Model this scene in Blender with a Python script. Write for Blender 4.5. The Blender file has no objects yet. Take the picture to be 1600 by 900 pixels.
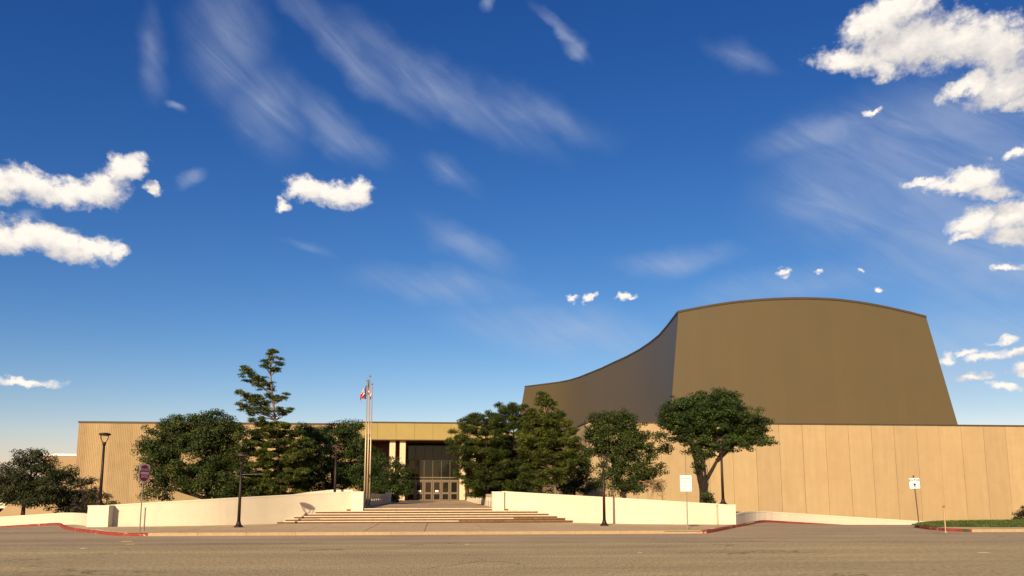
import bpy, math, random
import numpy as np
from mathutils import Vector, Matrix

R = math.radians
scene = bpy.context.scene
C = scene.collection

# ------------------------------------------------------------------ camera
# World axes follow the building: x along the facade, y into the plot. The camera stands
# across the street and is turned a little to the right.
CAM_H, FOC, PPX, PPY = 2.0, 1209.0, 800.0, 600.0
PITCH, YAW = math.atan(172 / 1209.0), R(5.4)
cam_d = bpy.data.cameras.new('camera')
cam = bpy.data.objects.new('camera', cam_d); C.objects.link(cam)
cam.location = (0, 0, CAM_H)
cam.rotation_euler = (R(90) + PITCH, 0, -YAW)
cam_d.sensor_width = 36.0
cam_d.lens = FOC / 1600 * 36.0
cam_d.shift_y = 150 / 1600.0
cam_d.clip_end = 8000
scene.camera = cam

# ------------------------------------------------------------------ sun, exposure
SUN_AZ, SUN_EL = 22.0, 23.0            # light travels towards +y, turned 22 deg to +x
sd = bpy.data.lights.new('sun', 'SUN'); sd.energy = 5.0; sd.angle = R(0.53); sd.color = (1.0, 0.80, 0.53)
sun = bpy.data.objects.new('sun', sd); C.objects.link(sun)
ldir = Vector((math.sin(R(SUN_AZ)) * math.cos(R(SUN_EL)), math.cos(R(SUN_AZ)) * math.cos(R(SUN_EL)), -math.sin(R(SUN_EL))))
sun.rotation_euler = ldir.to_track_quat('-Z', 'Y').to_euler()
sun.location = (-20, -30, 40)
scene.view_settings.view_transform = 'Standard'
scene.view_settings.look = 'None'
scene.view_settings.exposure = 0.6
scene.view_settings.gamma = 1.0
scene.render.engine = 'CYCLES'
scene.cycles.use_denoising = True
scene.cycles.max_bounces = 6
scene.cycles.transparent_max_bounces = 8
scene.cycles.use_adaptive_sampling = True
scene.cycles.adaptive_threshold = 0.02

# ------------------------------------------------------------------ pixel helpers (planning tools: a sight line cut at a real depth)
_c, _s = math.cos(PITCH), math.sin(PITCH)
_cy, _sy = math.cos(YAW), math.sin(YAW)
def ray(x, y):
    u, v = (x - PPX) / FOC, (PPY - y) / FOC
    X, Y, Z = u, _c - v * _s, _s + v * _c
    return Vector((X * _cy + Y * _sy, -X * _sy + Y * _cy, Z))
def at_y(x, y, b):
    d = ray(x, y); return Vector((0, 0, CAM_H)) + d * (b / d.y)
def at_z(x, y, z):
    d = ray(x, y); return Vector((0, 0, CAM_H)) + d * ((z - CAM_H) / d.z)
def azel(x, y):
    d = ray(x, y).normalized(); return math.atan2(d.x, d.y), math.asin(d.z)

# ------------------------------------------------------------------ sky
def build_world():
    w = bpy.data.worlds.new('World'); scene.world = w; w.use_nodes = True
    nt = w.node_tree; N = nt.nodes; L = nt.links; N.clear()
    out = N.new('ShaderNodeOutputWorld'); bg = N.new('ShaderNodeBackground')
    L.new(bg.outputs[0], out.inputs[0])
    sky = N.new('ShaderNodeTexSky'); sky.sky_type = 'NISHITA'; sky.sun_disc = False
    sky.sun_elevation = R(SUN_EL); sky.sun_rotation = R(180 + SUN_AZ)
    sky.altitude = 300; sky.air_density = 1.0; sky.dust_density = 0.6; sky.ozone_density = 2.2
    STR = 0.084
    bg.inputs[1].default_value = STR
    gm = N.new('ShaderNodeGamma'); gm.inputs[1].default_value = 1.0
    hs = N.new('ShaderNodeHueSaturation'); hs.inputs['Saturation'].default_value = 1.25
    L.new(sky.outputs[0], gm.inputs[0]); L.new(gm.outputs[0], hs.inputs['Color'])
    # the phone's deep blue rendering of a clear sky: one contrast curve per channel for the whole dome
    EXPO = 2 ** scene.view_settings.exposure
    spc = N.new('ShaderNodeSeparateColor'); cbc = N.new('ShaderNodeCombineColor'); L.new(hs.outputs[0], spc.inputs[0])
    for ch, (ga, mu) in enumerate(((1.50, 1.34), (1.30, .86), (1.0, .82))):
        a = N.new('ShaderNodeMath'); a.operation = 'MULTIPLY'; a.inputs[1].default_value = STR * EXPO; L.new(spc.outputs[ch], a.inputs[0])
        b = N.new('ShaderNodeMath'); b.operation = 'POWER'; b.inputs[1].default_value = ga; L.new(a.outputs[0], b.inputs[0])
        c = N.new('ShaderNodeMath'); c.operation = 'MULTIPLY'; c.inputs[1].default_value = mu / (STR * EXPO); L.new(b.outputs[0], c.inputs[0])
        L.new(c.outputs[0], cbc.inputs[ch])
    clear = cbc.outputs[0]

    # ---- cloud fields in azimuth / elevation
    def B(x, y, rx, ry, rot=0.0, k=1.0):
        a, e = azel(x, y); a2, _ = azel(x + 1, y); _, e2 = azel(x, y - 1)
        return (a, e, rx * abs(a2 - a), ry * abs(e2 - e), -R(rot), k)
    cum = [
        B(-20, 285, 60, 30), B(45, 290, 60, 26, 8), B(110, 303, 55, 22), B(160, 298, 42, 26, -25), B(195, 262, 38, 20, -20), B(235, 298, 22, 9, 20, .75),
        B(-10, 365, 60, 28, 5), B(55, 370, 60, 26, 5), B(95, 385, 62, 24, 10), B(150, 388, 42, 20, 5), B(182, 392, 18, 22, 0, .9),
        B(478, 298, 34, 19), B(520, 302, 52, 19, 3), B(560, 305, 24, 22, 20), B(444, 318, 16, 10, 0, .75),
        B(1330, 96, 66, 24, 12), B(1372, 36, 60, 32, -5), B(1420, 68, 84, 46, 5), B(1500, 66, 90, 42, 8), B(1560, 78, 60, 52, 30), B(1405, 10, 60, 24), B(1378, 112, 26, 16, 20, .9),
        B(1510, 134, 46, 15, -15), B(1570, 130, 60, 32, -5), B(1640, 130, 60, 40), B(1364, 170, 15, 8, -10, .8), B(1586, 158, 36, 12, -10, .9),
        B(1495, 287, 62, 14, 6), B(1525, 280, 44, 20, 10), B(1440, 283, 32, 8, 4, .9), B(1548, 300, 40, 12, 10),
        B(1530, 345, 46, 24, -5), B(1580, 335, 40, 24), B(1512, 370, 28, 10, 0, .9), B(1590, 365, 42, 20), B(1565, 422, 26, 7, 0, .85), B(1588, 240, 24, 10, -15, .8), B(1640, 330, 60, 40),
        B(1540, 556, 42, 12, 0, .75), B(1590, 550, 36, 12, -5, .75), B(1505, 548, 28, 8, 0, .65), B(1520, 590, 34, 10, 5, .75), B(1575, 530, 40, 8, -8, .65), B(1570, 605, 40, 10, 0, .65), B(1480, 560, 26, 16, 0, .55), B(1600, 580, 40, 10, 0, .7),
        B(978, 464, 22, 7, -10, .8), B(918, 470, 14, 6, -10, .65), B(892, 471, 13, 7, 0, .65), B(1226, 425, 16, 7, 15, .8), B(1279, 427, 10, 5, 0, .7), B(1378, 453, 11, 8, 30, .65), B(1346, 422, 8, 4, 0, .6),
        B(40, 597, 75, 10, 3, .72),
    ]
    rnd = random.Random(11)
    for i in range(14):                                    # the same scattered cumulus carries on round the rest of the sky
        a = R(55 + i * 18.5 + rnd.uniform(-6, 6)); a = (a + math.pi) % (2 * math.pi) - math.pi
        e = R(rnd.uniform(9, 34)); s = rnd.uniform(.6, 1.2)
        cum.append((a, e, .075 * s, .024 * s, rnd.uniform(-.2, .2), 1.0))
        cum.append((a + .05 * s, e + .012, .05 * s, .022 * s, 0, 1.0))
    cir = [B(360, 60, 62, 100, -12, 1), B(420, 160, 60, 90, -48, .9), B(530, 200, 85, 34, 32, 1), B(540, 70, 150, 32, 32, .9), B(680, 130, 190, 40, 24, .95), B(235, 70, 30, 90, -5, .7),
           B(840, 170, 140, 40, 18, .7), B(700, 275, 60, 30, 20, .6),
           B(1300, 215, 120, 34, -4, 1.15), B(1430, 270, 190, 100, -3, 1.35), B(1320, 330, 110, 44, 12, 1.2), B(1520, 370, 160, 80, 0, 1.35), B(1600, 400, 160, 90, 0, 1.35), B(1480, 200, 150, 60, 0, 1.2),
           B(690, 445, 150, 32, 4, .85), B(880, 520, 180, 46, 10, .95), B(1060, 402, 110, 26, 0, .8), B(730, 385, 90, 30, 22, .75), B(1240, 450, 240, 44, -5, .7), B(1550, 560, 170, 70, 0, 1.3),
           B(480, 385, 60, 12, 12, .5), B(880, 48, 44, 10, 30, 1.25), B(905, 74, 18, 14, 20, 1.3), B(758, 14, 9, 14, 10, 1.2), B(268, 155, 16, 8, 20, 1.1), B(292, 278, 20, 11, -30, 1.2), B(52, 336, 16, 9, 0, 1.2), B(1150, 90, 90, 30, 25, .55)]
    for i in range(9):
        a = R(60 + i * 27 + rnd.uniform(-8, 8)); a = (a + math.pi) % (2 * math.pi) - math.pi
        cir.append((a, R(rnd.uniform(14, 40)), rnd.uniform(.1, .2), rnd.uniform(.03, .06), rnd.uniform(-.5, .5), .9))
    class Kit: pass
    def kit(N, L):
        def M(op, a, b=None, c=None, clamp=False):
            m = N.new('ShaderNodeMath'); m.operation = op; m.use_clamp = clamp
            for i, v in enumerate((a, b, c)):
                if v is None: continue
                if isinstance(v, (int, float)): m.inputs[i].default_value = v
                else: L.new(v, m.inputs[i])
            return m.outputs[0]
        def V(op, a, b=None, c=None):
            m = N.new('ShaderNodeVectorMath'); m.operation = op
            for i, v in enumerate((a, b, c)):
                if v is None: continue
                if isinstance(v, tuple): m.inputs[i].default_value = v
                else: L.new(v, m.inputs[i])
            return m.outputs['Value' if op in ('LENGTH', 'DOT_PRODUCT') else 'Vector']
        def smooth(v, lo, hi):
            m = N.new('ShaderNodeMapRange'); m.interpolation_type = 'SMOOTHSTEP'
            m.inputs['From Min'].default_value = lo; m.inputs['From Max'].default_value = hi
            L.new(v, m.inputs['Value']); return m.outputs[0]
        def noise(vec, sx, sy, det, rough=.55, dist=0.0, col=False):
            no = N.new('ShaderNodeTexNoise'); no.inputs['Scale'].default_value = 1
            no.inputs['Detail'].default_value = det; no.inputs['Roughness'].default_value = rough; no.inputs['Distortion'].default_value = dist
            L.new(V('MULTIPLY', vec, (sx, sy, 1)), no.inputs['Vector']); return no.outputs['Color' if col else 'Fac']
        def field(q, blobs, warps):
            """1 - smooth minimum of the elliptic distances to the cloud cores, on a noise-warped sky"""
            base = q
            for sc, amp, det, rough, sx in warps:
                q = V('MULTIPLY_ADD', V('SUBTRACT', noise(base, sc*sx, sc, det, rough, col=True), (.5, .5, .5)), (amp, amp, 0), q)
            sq = N.new('ShaderNodeSeparateXYZ'); L.new(q, sq.inputs[0]); acc = None
            for (a, e, wa, we, rot, k) in blobs:
                # the running minimum rides along in z (scaled away) so the nodes are evaluated one after another
                cv = N.new('ShaderNodeCombineXYZ'); L.new(sq.outputs[0], cv.inputs[0]); L.new(sq.outputs[1], cv.inputs[1])
                if acc is not None: L.new(acc, cv.inputs[2])
                if abs(rot) < R(4): w = V('MULTIPLY_ADD', cv.outputs[0], (1/wa, 1/we, 1e-7), (-a/wa, -e/we, 0))
                else:
                    c_, s_ = math.cos(rot), math.sin(rot); d = V('SUBTRACT', cv.outputs[0], (a, e, 0))
                    cw = N.new('ShaderNodeCombineXYZ')
                    L.new(V('DOT_PRODUCT', d, (c_/wa, s_/wa, 1e-7)), cw.inputs[0]); L.new(V('DOT_PRODUCT', d, (-s_/we, c_/we, 0)), cw.inputs[1]); w = cw.outputs[0]
                v = V('LENGTH', w)
                if k != 1.0: v = M('ADD', v, 1.0 - k)
                acc = v if acc is None else M('SMOOTH_MIN', acc, v, .18)
            return M('SUBTRACT', 1.0, acc)
        def mixc(fac, a, b):
            x = N.new('ShaderNodeMix'); x.data_type = 'RGBA'; L.new(fac, x.inputs['Factor'])
            for k, v in (('A', a), ('B', b)):
                if isinstance(v, tuple): x.inputs[k].default_value = (*v, 1)
                else: L.new(v, x.inputs[k])
            return x.outputs['Result']
        k_ = Kit(); k_.M, k_.V, k_.smooth, k_.noise, k_.field, k_.mixc = M, V, smooth, noise, field, mixc
        return k_
    K = kit(N, L); M, V = K.M, K.V
    tc = N.new('ShaderNodeTexCoord'); nv = V('NORMALIZE', tc.outputs['Generated'])
    sp = N.new('ShaderNodeSeparateXYZ'); L.new(nv, sp.inputs[0])
    az = M('ARCTAN2', sp.outputs[0], sp.outputs[1]); el = M('ARCSINE', sp.outputs[2])
    cb = N.new('ShaderNodeCombineXYZ'); L.new(az, cb.inputs[0]); L.new(el, cb.inputs[1])
    q = cb.outputs[0]
    s = 1.0 / STR * 1.275 / EXPO
    def sector_colour(cu, ci):
        g = bpy.data.node_groups.new('sky_sector', 'ShaderNodeTree')
        g.interface.new_socket('Vector', in_out='INPUT', socket_type='NodeSocketVector')
        g.interface.new_socket('Clear', in_out='INPUT', socket_type='NodeSocketColor')
        g.interface.new_socket('Color', in_out='OUTPUT', socket_type='NodeSocketColor')
        gi, go = g.nodes.new('NodeGroupInput'), g.nodes.new('NodeGroupOutput'); gq = gi.outputs[0]
        k = kit(g.nodes, g.links); M, V, smooth, noise, field, mixc = k.M, k.V, k.smooth, k.noise, k.field, k.mixc
        col = gi.outputs[1]
        if ci:
            Fr = field(gq, ci, [(6, .06, 3, .5, 1.0), (34, .022, 4, .55, .7)])
            rq = g.nodes.new('ShaderNodeVectorRotate'); rq.rotation_type = 'Z_AXIS'; rq.inputs['Angle'].default_value = R(34); g.links.new(gq, rq.inputs['Vector'])
            cn = noise(rq.outputs[0], 6, 34, 7, .62, .7)
            ca = M('MULTIPLY', smooth(Fr, -.45, 1.05), M('MULTIPLY_ADD', smooth(cn, .2, .8), .70, .30))
            col = mixc(M('MULTIPLY', ca, .52), col, (.38*s, .435*s, .55*s))
        if cu:
            wp = [(26, .030, 3, .5, .8), (90, .018, 6, .62, .9)]
            F = field(gq, cu, wp); F2 = field(V('ADD', gq, (-.010, .020, 0)), cu, wp)
            nz = noise(gq, 60, 75, 7, .64)
            Fn = M('ADD', F, M('MULTIPLY_ADD', nz, 1.3, -.60))
            alpha = smooth(Fn, -.22, .55)
            lit = M('ADD', .56, M('MULTIPLY', M('SUBTRACT', F, F2), .42), clamp=True)
            lit = M('ADD', lit, M('MULTIPLY_ADD', nz, .9, -.43), clamp=True)
            lit = M('MAXIMUM', lit, M('SUBTRACT', .62, smooth(Fn, .0, .8)))
            col = mixc(alpha, col, mixc(lit, (.30*s, .315*s, .36*s), (.84*s, .77*s, .69*s)))
        g.links.new(col, go.inputs[0])
        n = N.new('ShaderNodeGroup'); n.node_tree = g; L.new(q, n.inputs[0]); L.new(clear, n.inputs[1]); return n.outputs[0]
    # sectors of azimuth only keep the renderer from working out far clouds: every sector draws the same one sky
    shader = bg; L.new(clear, bg.inputs[0])
    cuts = [-180, -120, -75, -32, -18, -8, 3, 14, 24, 32, 44, 80, 130, 180]
    for A0, A1 in zip(cuts[:-1], cuts[1:]):
        def near(b, pad):
            r = max(b[2], b[3])*2.0 + pad
            return b[0]+r > R(A0) and b[0]-r < R(A1)
        cu = [b for b in cum if near(b, .03)]; ci = [b for b in cir if near(b, .06)]
        if not cu and not ci: continue
        b2 = N.new('ShaderNodeBackground'); b2.inputs[1].default_value = STR; L.new(sector_colour(cu, ci), b2.inputs[0])
        m = M('MULTIPLY', M('COMPARE', az, R((A0+A1)/2), R((A1-A0)/2)), M('COMPARE', el, R(27), R(24.5)))
        mx = N.new('ShaderNodeMixShader'); L.new(m, mx.inputs[0]); L.new(shader.outputs[0], mx.inputs[1]); L.new(b2.outputs[0], mx.inputs[2]); shader = mx
    L.new(shader.outputs[0], out.inputs[0])
    w.cycles.sampling_method = 'MANUAL'; w.cycles.sample_map_resolution = 512
build_world()

# ------------------------------------------------------------------ materials
MAT = {}
def material(name, col, rough=.85, var=.15, scale=3.0, bump=0.0, bscale=60.0, metallic=0.0, objvar=0.0, spec=.3, extra=None):
    m = bpy.data.materials.new(name); m.use_nodes = True
    nt = m.node_tree; N, L = nt.nodes, nt.links
    bs = N['Principled BSDF']; bs.inputs['Roughness'].default_value = rough
    bs.inputs['Metallic'].default_value = metallic; bs.inputs['Specular IOR Level'].default_value = spec
    geo = N.new('ShaderNodeNewGeometry')
    n1 = N.new('ShaderNodeTexNoise'); n1.inputs['Scale'].default_value = scale; n1.inputs['Detail'].default_value = 7; n1.inputs['Roughness'].default_value = .62
    L.new(geo.outputs['Position'], n1.inputs['Vector'])
    mr = N.new('ShaderNodeMapRange'); mr.inputs['From Min'].default_value = .3; mr.inputs['From Max'].default_value = .7
    mr.inputs['To Min'].default_value = 1 - var; mr.inputs['To Max'].default_value = 1 + var
    L.new(n1.outputs['Fac'], mr.inputs['Value'])
    fac = mr.outputs[0]
    if objvar:
        oi = N.new('ShaderNodeObjectInfo')
        m2 = N.new('ShaderNodeMapRange'); m2.inputs['To Min'].default_value = 1 - objvar; m2.inputs['To Max'].default_value = 1 + objvar
        L.new(oi.outputs['Random'], m2.inputs['Value'])
        mu = N.new('ShaderNodeMath'); mu.operation = 'MULTIPLY'; L.new(fac, mu.inputs[0]); L.new(m2.outputs[0], mu.inputs[1]); fac = mu.outputs[0]
    vm = N.new('ShaderNodeVectorMath'); vm.operation = 'SCALE'; vm.inputs[0].default_value = col[:3]
    L.new(fac, vm.inputs['Scale'])
    out = vm.outputs[0]
    if extra: out = extra(N, L, geo, out, bs)
    L.new(out, bs.inputs['Base Color'])
    if bump:
        n2 = N.new('ShaderNodeTexNoise'); n2.inputs['Scale'].default_value = bscale; n2.inputs['Detail'].default_value = 4
        L.new(geo.outputs['Position'], n2.inputs['Vector'])
        bp = N.new('ShaderNodeBump'); bp.inputs['Strength'].default_value = bump; bp.inputs['Distance'].default_value = .02
        L.new(n2.outputs['Fac'], bp.inputs['Height']); L.new(bp.outputs[0], bs.inputs['Normal'])
    MAT[name] = m
    return m
def mix_by(N, L, fac, a, b):
    x = N.new('ShaderNodeMix'); x.data_type = 'RGBA'
    L.new(fac, x.inputs['Factor'])
    for k, v in (('A', a), ('B', b)):
        if isinstance(v, tuple): x.inputs[k].default_value = (*v, 1)
        else: L.new(v, x.inputs[k])
    return x.outputs['Result']
def scaled_noise(N, L, geo, sc, det=5, rough=.6):
    mp = N.new('ShaderNodeVectorMath'); mp.operation = 'MULTIPLY'; mp.inputs[1].default_value = sc
    L.new(geo.outputs['Position'], mp.inputs[0])
    n = N.new('ShaderNodeTexNoise'); n.inputs['Scale'].default_value = 1; n.inputs['Detail'].default_value = det; n.inputs['Roughness'].default_value = rough
    L.new(mp.outputs[0], n.inputs['Vector']); return n.outputs['Fac']
def ramp(N, L, v, lo, hi, tlo=0.0, thi=1.0):
    m = N.new('ShaderNodeMapRange'); m.inputs['From Min'].default_value = lo; m.inputs['From Max'].default_value = hi
    m.inputs['To Min'].default_value = tlo; m.inputs['To Max'].default_value = thi
    L.new(v, m.inputs['Value']); return m.outputs[0]

def asphalt_extra(dark, light):
    def f(N, L, geo, out, bs):
        # fine aggregate grain, long tyre-polished streaks along the street, sparse cracks
        g = scaled_noise(N, L, geo, (20, 3.2, 9), 4, .85)
        out = mix_by(N, L, ramp(N, L, g, .40, .60), dark, light)
        st = scaled_noise(N, L, geo, (.03, .55, .2), 5, .55)
        sc = N.new('ShaderNodeVectorMath'); sc.operation = 'SCALE'
        L.new(out, sc.inputs[0]); L.new(ramp(N, L, st, .3, .7, .80, 1.16), sc.inputs['Scale'])
        big = scaled_noise(N, L, geo, (.16, .22, .2), 6, .65)
        s2 = N.new('ShaderNodeVectorMath'); s2.operation = 'SCALE'
        L.new(sc.outputs[0], s2.inputs[0]); L.new(ramp(N, L, big, .3, .7, .86, 1.12), s2.inputs['Scale'])
        vo = N.new('ShaderNodeTexVoronoi'); vo.feature = 'DISTANCE_TO_EDGE'; vo.inputs['Scale'].default_value = 1
        wp = N.new('ShaderNodeTexNoise'); wp.inputs['Scale'].default_value = .7; wp.inputs['Detail'].default_value = 6; L.new(geo.outputs['Position'], wp.inputs['Vector'])
        ad = N.new('ShaderNodeVectorMath'); ad.operation = 'MULTIPLY_ADD'; ad.inputs[1].default_value = (2, 2, 2); L.new(wp.outputs['Color'], ad.inputs[0])
        mp = N.new('ShaderNodeVectorMath'); mp.operation = 'MULTIPLY'; mp.inputs[1].default_value = (.10, .22, .1); L.new(geo.outputs['Position'], mp.inputs[0])
        mm = N.new('ShaderNodeVectorMath'); mm.operation = 'MULTIPLY'; mm.inputs[1].default_value = (.16, .16, .16); L.new(ad.outputs[0], mm.inputs[0]); L.new(geo.outputs['Position'], ad.inputs[2])
        a2 = N.new('ShaderNodeVectorMath'); a2.operation = 'ADD'; L.new(mp.outputs[0], a2.inputs[0])
        w2 = N.new('ShaderNodeVectorMath'); w2.operation = 'MULTIPLY'; w2.inputs[1].default_value = (.35, .35, .35); L.new(wp.outputs['Color'], w2.inputs[0]); L.new(w2.outputs[0], a2.inputs[1])
        L.new(a2.outputs[0], vo.inputs['Vector'])
        ck = ramp(N, L, vo.outputs['Distance'], .003, .009, 1, 0)
        mk = scaled_noise(N, L, geo, (.12, .12, .1), 3, .5)
        mu = N.new('ShaderNodeMath'); mu.operation = 'MULTIPLY'; L.new(ck, mu.inputs[0]); L.new(ramp(N, L, mk, .52, .62, 0, .75), mu.inputs[1])
        return mix_by(N, L, mu.outputs[0], s2.outputs[0], tuple(c * .35 for c in dark))
    return f
material('asphalt', (.2, .2, .2), .95, .1, 2, .35, 45, extra=asphalt_extra((.225, .172, .086), (.47, .37, .195)))
material('road_concrete', (.2, .2, .2), .95, .1, 2, .2, 50, extra=asphalt_extra((.27, .205, .12), (.40, .305, .18)))
def stain(col, lo, hi, sc, amt=1.0):
    def f(N, L, geo, out, bs):
        n = scaled_noise(N, L, geo, sc, 6, .65)
        return mix_by(N, L, ramp(N, L, n, lo, hi, 0, amt), out, col)
    return f
material('sidewalk', (.45, .325, .18), .95, .12, 1.6, .2, 40, objvar=.05, extra=stain((.29, .205, .11), .55, .75, (.5, .9, .5), .6))
material('kerb', (.33, .235, .13), .9, .12, 4, .2, 30, objvar=.06)
material('red_kerb', (.215, .036, .026), .8, .25, 3, .2, 30, extra=stain((.42, .30, .2), .60, .66, (2.2, 2.2, 5)))
material('cream_wall', (.545, .485, .36), .8, .05, 1.2, .12, 25, extra=stain((.41, .345, .245), .58, .82, (.9, .9, .35), .45))
material('cream_light', (.585, .53, .40), .8, .03, 2, .1, 25)
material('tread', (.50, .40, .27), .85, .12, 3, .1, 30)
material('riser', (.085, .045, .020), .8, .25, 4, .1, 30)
material('worn_tread', (.17, .105, .05), .9, .4, 5, .2, 30, extra=stain((.55, .45, .3), .63, .66, (1.6, 3, 3)))
material('plaza_paving', (.40, .28, .145), .9, .14, 1.2, .1, 30, objvar=.08)
def panel_extra(N, L, geo, out, bs):
    v = scaled_noise(N, L, geo, (2.2, 2.2, .16), 5, .6)
    s = N.new('ShaderNodeVectorMath'); s.operation = 'SCALE'; L.new(out, s.inputs[0]); L.new(ramp(N, L, v, .3, .7, .93, 1.06), s.inputs['Scale'])
    n = scaled_noise(N, L, geo, (.28, .3, .22), 5, .6)
    return mix_by(N, L, ramp(N, L, n, .45, .75, 0, .40), s.outputs[0], (.30, .205, .098))
material('tan_panel', (.345, .252, .132), .88, .05, 1.0, .12, 30, objvar=.065, extra=panel_extra)
def band_extra(N, L, geo, out, bs):
    sx = N.new('ShaderNodeSeparateXYZ'); L.new(geo.outputs['Position'], sx.inputs[0])
    d = N.new('ShaderNodeMath'); d.operation = 'MULTIPLY'; d.inputs[1].default_value = 1/3.1; L.new(sx.outputs[0], d.inputs[0])
    fl = N.new('ShaderNodeMath'); fl.operation = 'FLOOR'; L.new(d.outputs[0], fl.inputs[0])
    wn = N.new('ShaderNodeTexWhiteNoise'); wn.noise_dimensions = '1D'; L.new(fl.outputs[0], wn.inputs['W'])
    s = N.new('ShaderNodeVectorMath'); s.operation = 'SCALE'; L.new(out, s.inputs[0]); L.new(ramp(N, L, wn.outputs[0], 0, 1, .90, 1.12), s.inputs['Scale'])
    return panel_extra(N, L, geo, s.outputs[0], bs)
material('ribbed_concrete', (.315, .228, .118), .9, .08, .7, .15, 30, extra=band_extra)
material('annex_concrete', (.30, .215, .115), .9, .08, .7, .15, 30)
material('joint', (.15, .10, .055), .95, .1)
def brown_extra(N, L, geo, out, bs):
    sx = N.new('ShaderNodeSeparateXYZ'); L.new(geo.outputs['Position'], sx.inputs[0])
    d = N.new('ShaderNodeMath'); d.operation = 'MULTIPLY_ADD'; d.inputs[1].default_value = 1 / 1.22; L.new(sx.outputs[0], d.inputs[0])
    e = N.new('ShaderNodeMath'); e.operation = 'MULTIPLY'; e.inputs[1].default_value = .55; L.new(sx.outputs[1], e.inputs[0]); L.new(e.outputs[0], d.inputs[2])
    fl = N.new('ShaderNodeMath'); fl.operation = 'FLOOR'; L.new(d.outputs[0], fl.inputs[0])
    wn = N.new('ShaderNodeTexWhiteNoise'); wn.noise_dimensions = '1D'; L.new(fl.outputs[0], wn.inputs['W'])
    fr = N.new('ShaderNodeMath'); fr.operation = 'FRACT'; L.new(d.outputs[0], fr.inputs[0])
    ln = ramp(N, L, fr.outputs[0], .02, .045, .96, 1)
    mu = N.new('ShaderNodeMath'); mu.operation = 'MULTIPLY'; L.new(ln, mu.inputs[0]); L.new(ramp(N, L, wn.outputs[0], 0, 1, .975, 1.025), mu.inputs[1])
    s = N.new('ShaderNodeVectorMath'); s.operation = 'SCALE'; L.new(out, s.inputs[0]); L.new(mu.outputs[0], s.inputs['Scale'])
    return s.outputs[0]
material('brown_cladding', (.084, .064, .028), .5, .03, .25, spec=.35, extra=brown_extra)
material('dark_cap', (.055, .040, .028), .6, .1, 2)
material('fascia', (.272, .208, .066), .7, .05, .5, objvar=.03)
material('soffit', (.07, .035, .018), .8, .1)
material('column', (.60, .46, .28), .8, .05, 1)
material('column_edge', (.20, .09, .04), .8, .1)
material('bronze', (.075, .058, .042), .45, .1, 3, metallic=.3)
material('door_rail', (.135, .098, .060), .5, .1, 3, metallic=.2)
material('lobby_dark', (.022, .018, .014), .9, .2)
material('roofing', (.30, .26, .2), .95, .1)
material('lamp_bronze', (.026, .017, .013), .5, .15, 6, metallic=.4)
material('lamp_glass', (.25, .21, .16), .5, .05)
material('galvanised', (.24, .22, .18), .45, .12, 8, metallic=.5)
material('pole_metal', (.40, .30, .18), .4, .08, 4, metallic=.4)
material('sign_white', (.86, .84, .78), .5, .04, 6)
material('sign_back_white', (.78, .62, .58), .5, .05, 6)
material('sign_red', (.36, .022, .030), .5, .06, 6)
material('sign_black', (.015, .015, .016), .6, .05)
material('sign_green', (.16, .22, .16), .6, .05)
material('flag_white', (.80, .77, .74), .8, .05)
material('flag_red', (.50, .012, .018), .8, .1)
material('flag_blue', (.03, .04, .16), .8, .1)
material('paint_yellow', (.75, .55, .10), .8, .2, 8)
material('paint_white', (.8, .78, .7), .8, .1, 8)
material('tar', (.055, .045, .035), .8, .1, 8)
material('soil', (.10, .075, .045), .95, .3, 2, .3, 20)
material('earth', (.20, .17, .10), .95, .2, .5)
material('lawn_soil', (.06, .075, .025), .95, .2, 2)
material('bark', (.024, .017, .012), .95, .3, 6, .6, 22)
material('bark_pale', (.15, .11, .072), .95, .25, 6, .5, 22)
material('bark_dead', (.21, .13, .075), .95, .2, 6)
def glass_mat():
    m = bpy.data.materials.new('bronze_glass'); m.use_nodes = True
    b = m.node_tree.nodes['Principled BSDF']
    b.inputs['Base Color'].default_value = (.012, .012, .009, 1); b.inputs['Roughness'].default_value = .04
    b.inputs['Specular IOR Level'].default_value = .22; b.inputs['Specular Tint'].default_value = (.7, .95, .95, 1)
    n = m.node_tree.nodes.new('ShaderNodeTexNoise'); n.inputs['Scale'].default_value = .5
    bp = m.node_tree.nodes.new('ShaderNodeBump'); bp.inputs['Strength'].default_value = .02
    m.node_tree.links.new(n.outputs['Fac'], bp.inputs['Height']); m.node_tree.links.new(bp.outputs[0], b.inputs['Normal'])
    MAT['bronze_glass'] = m
glass_mat()
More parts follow.
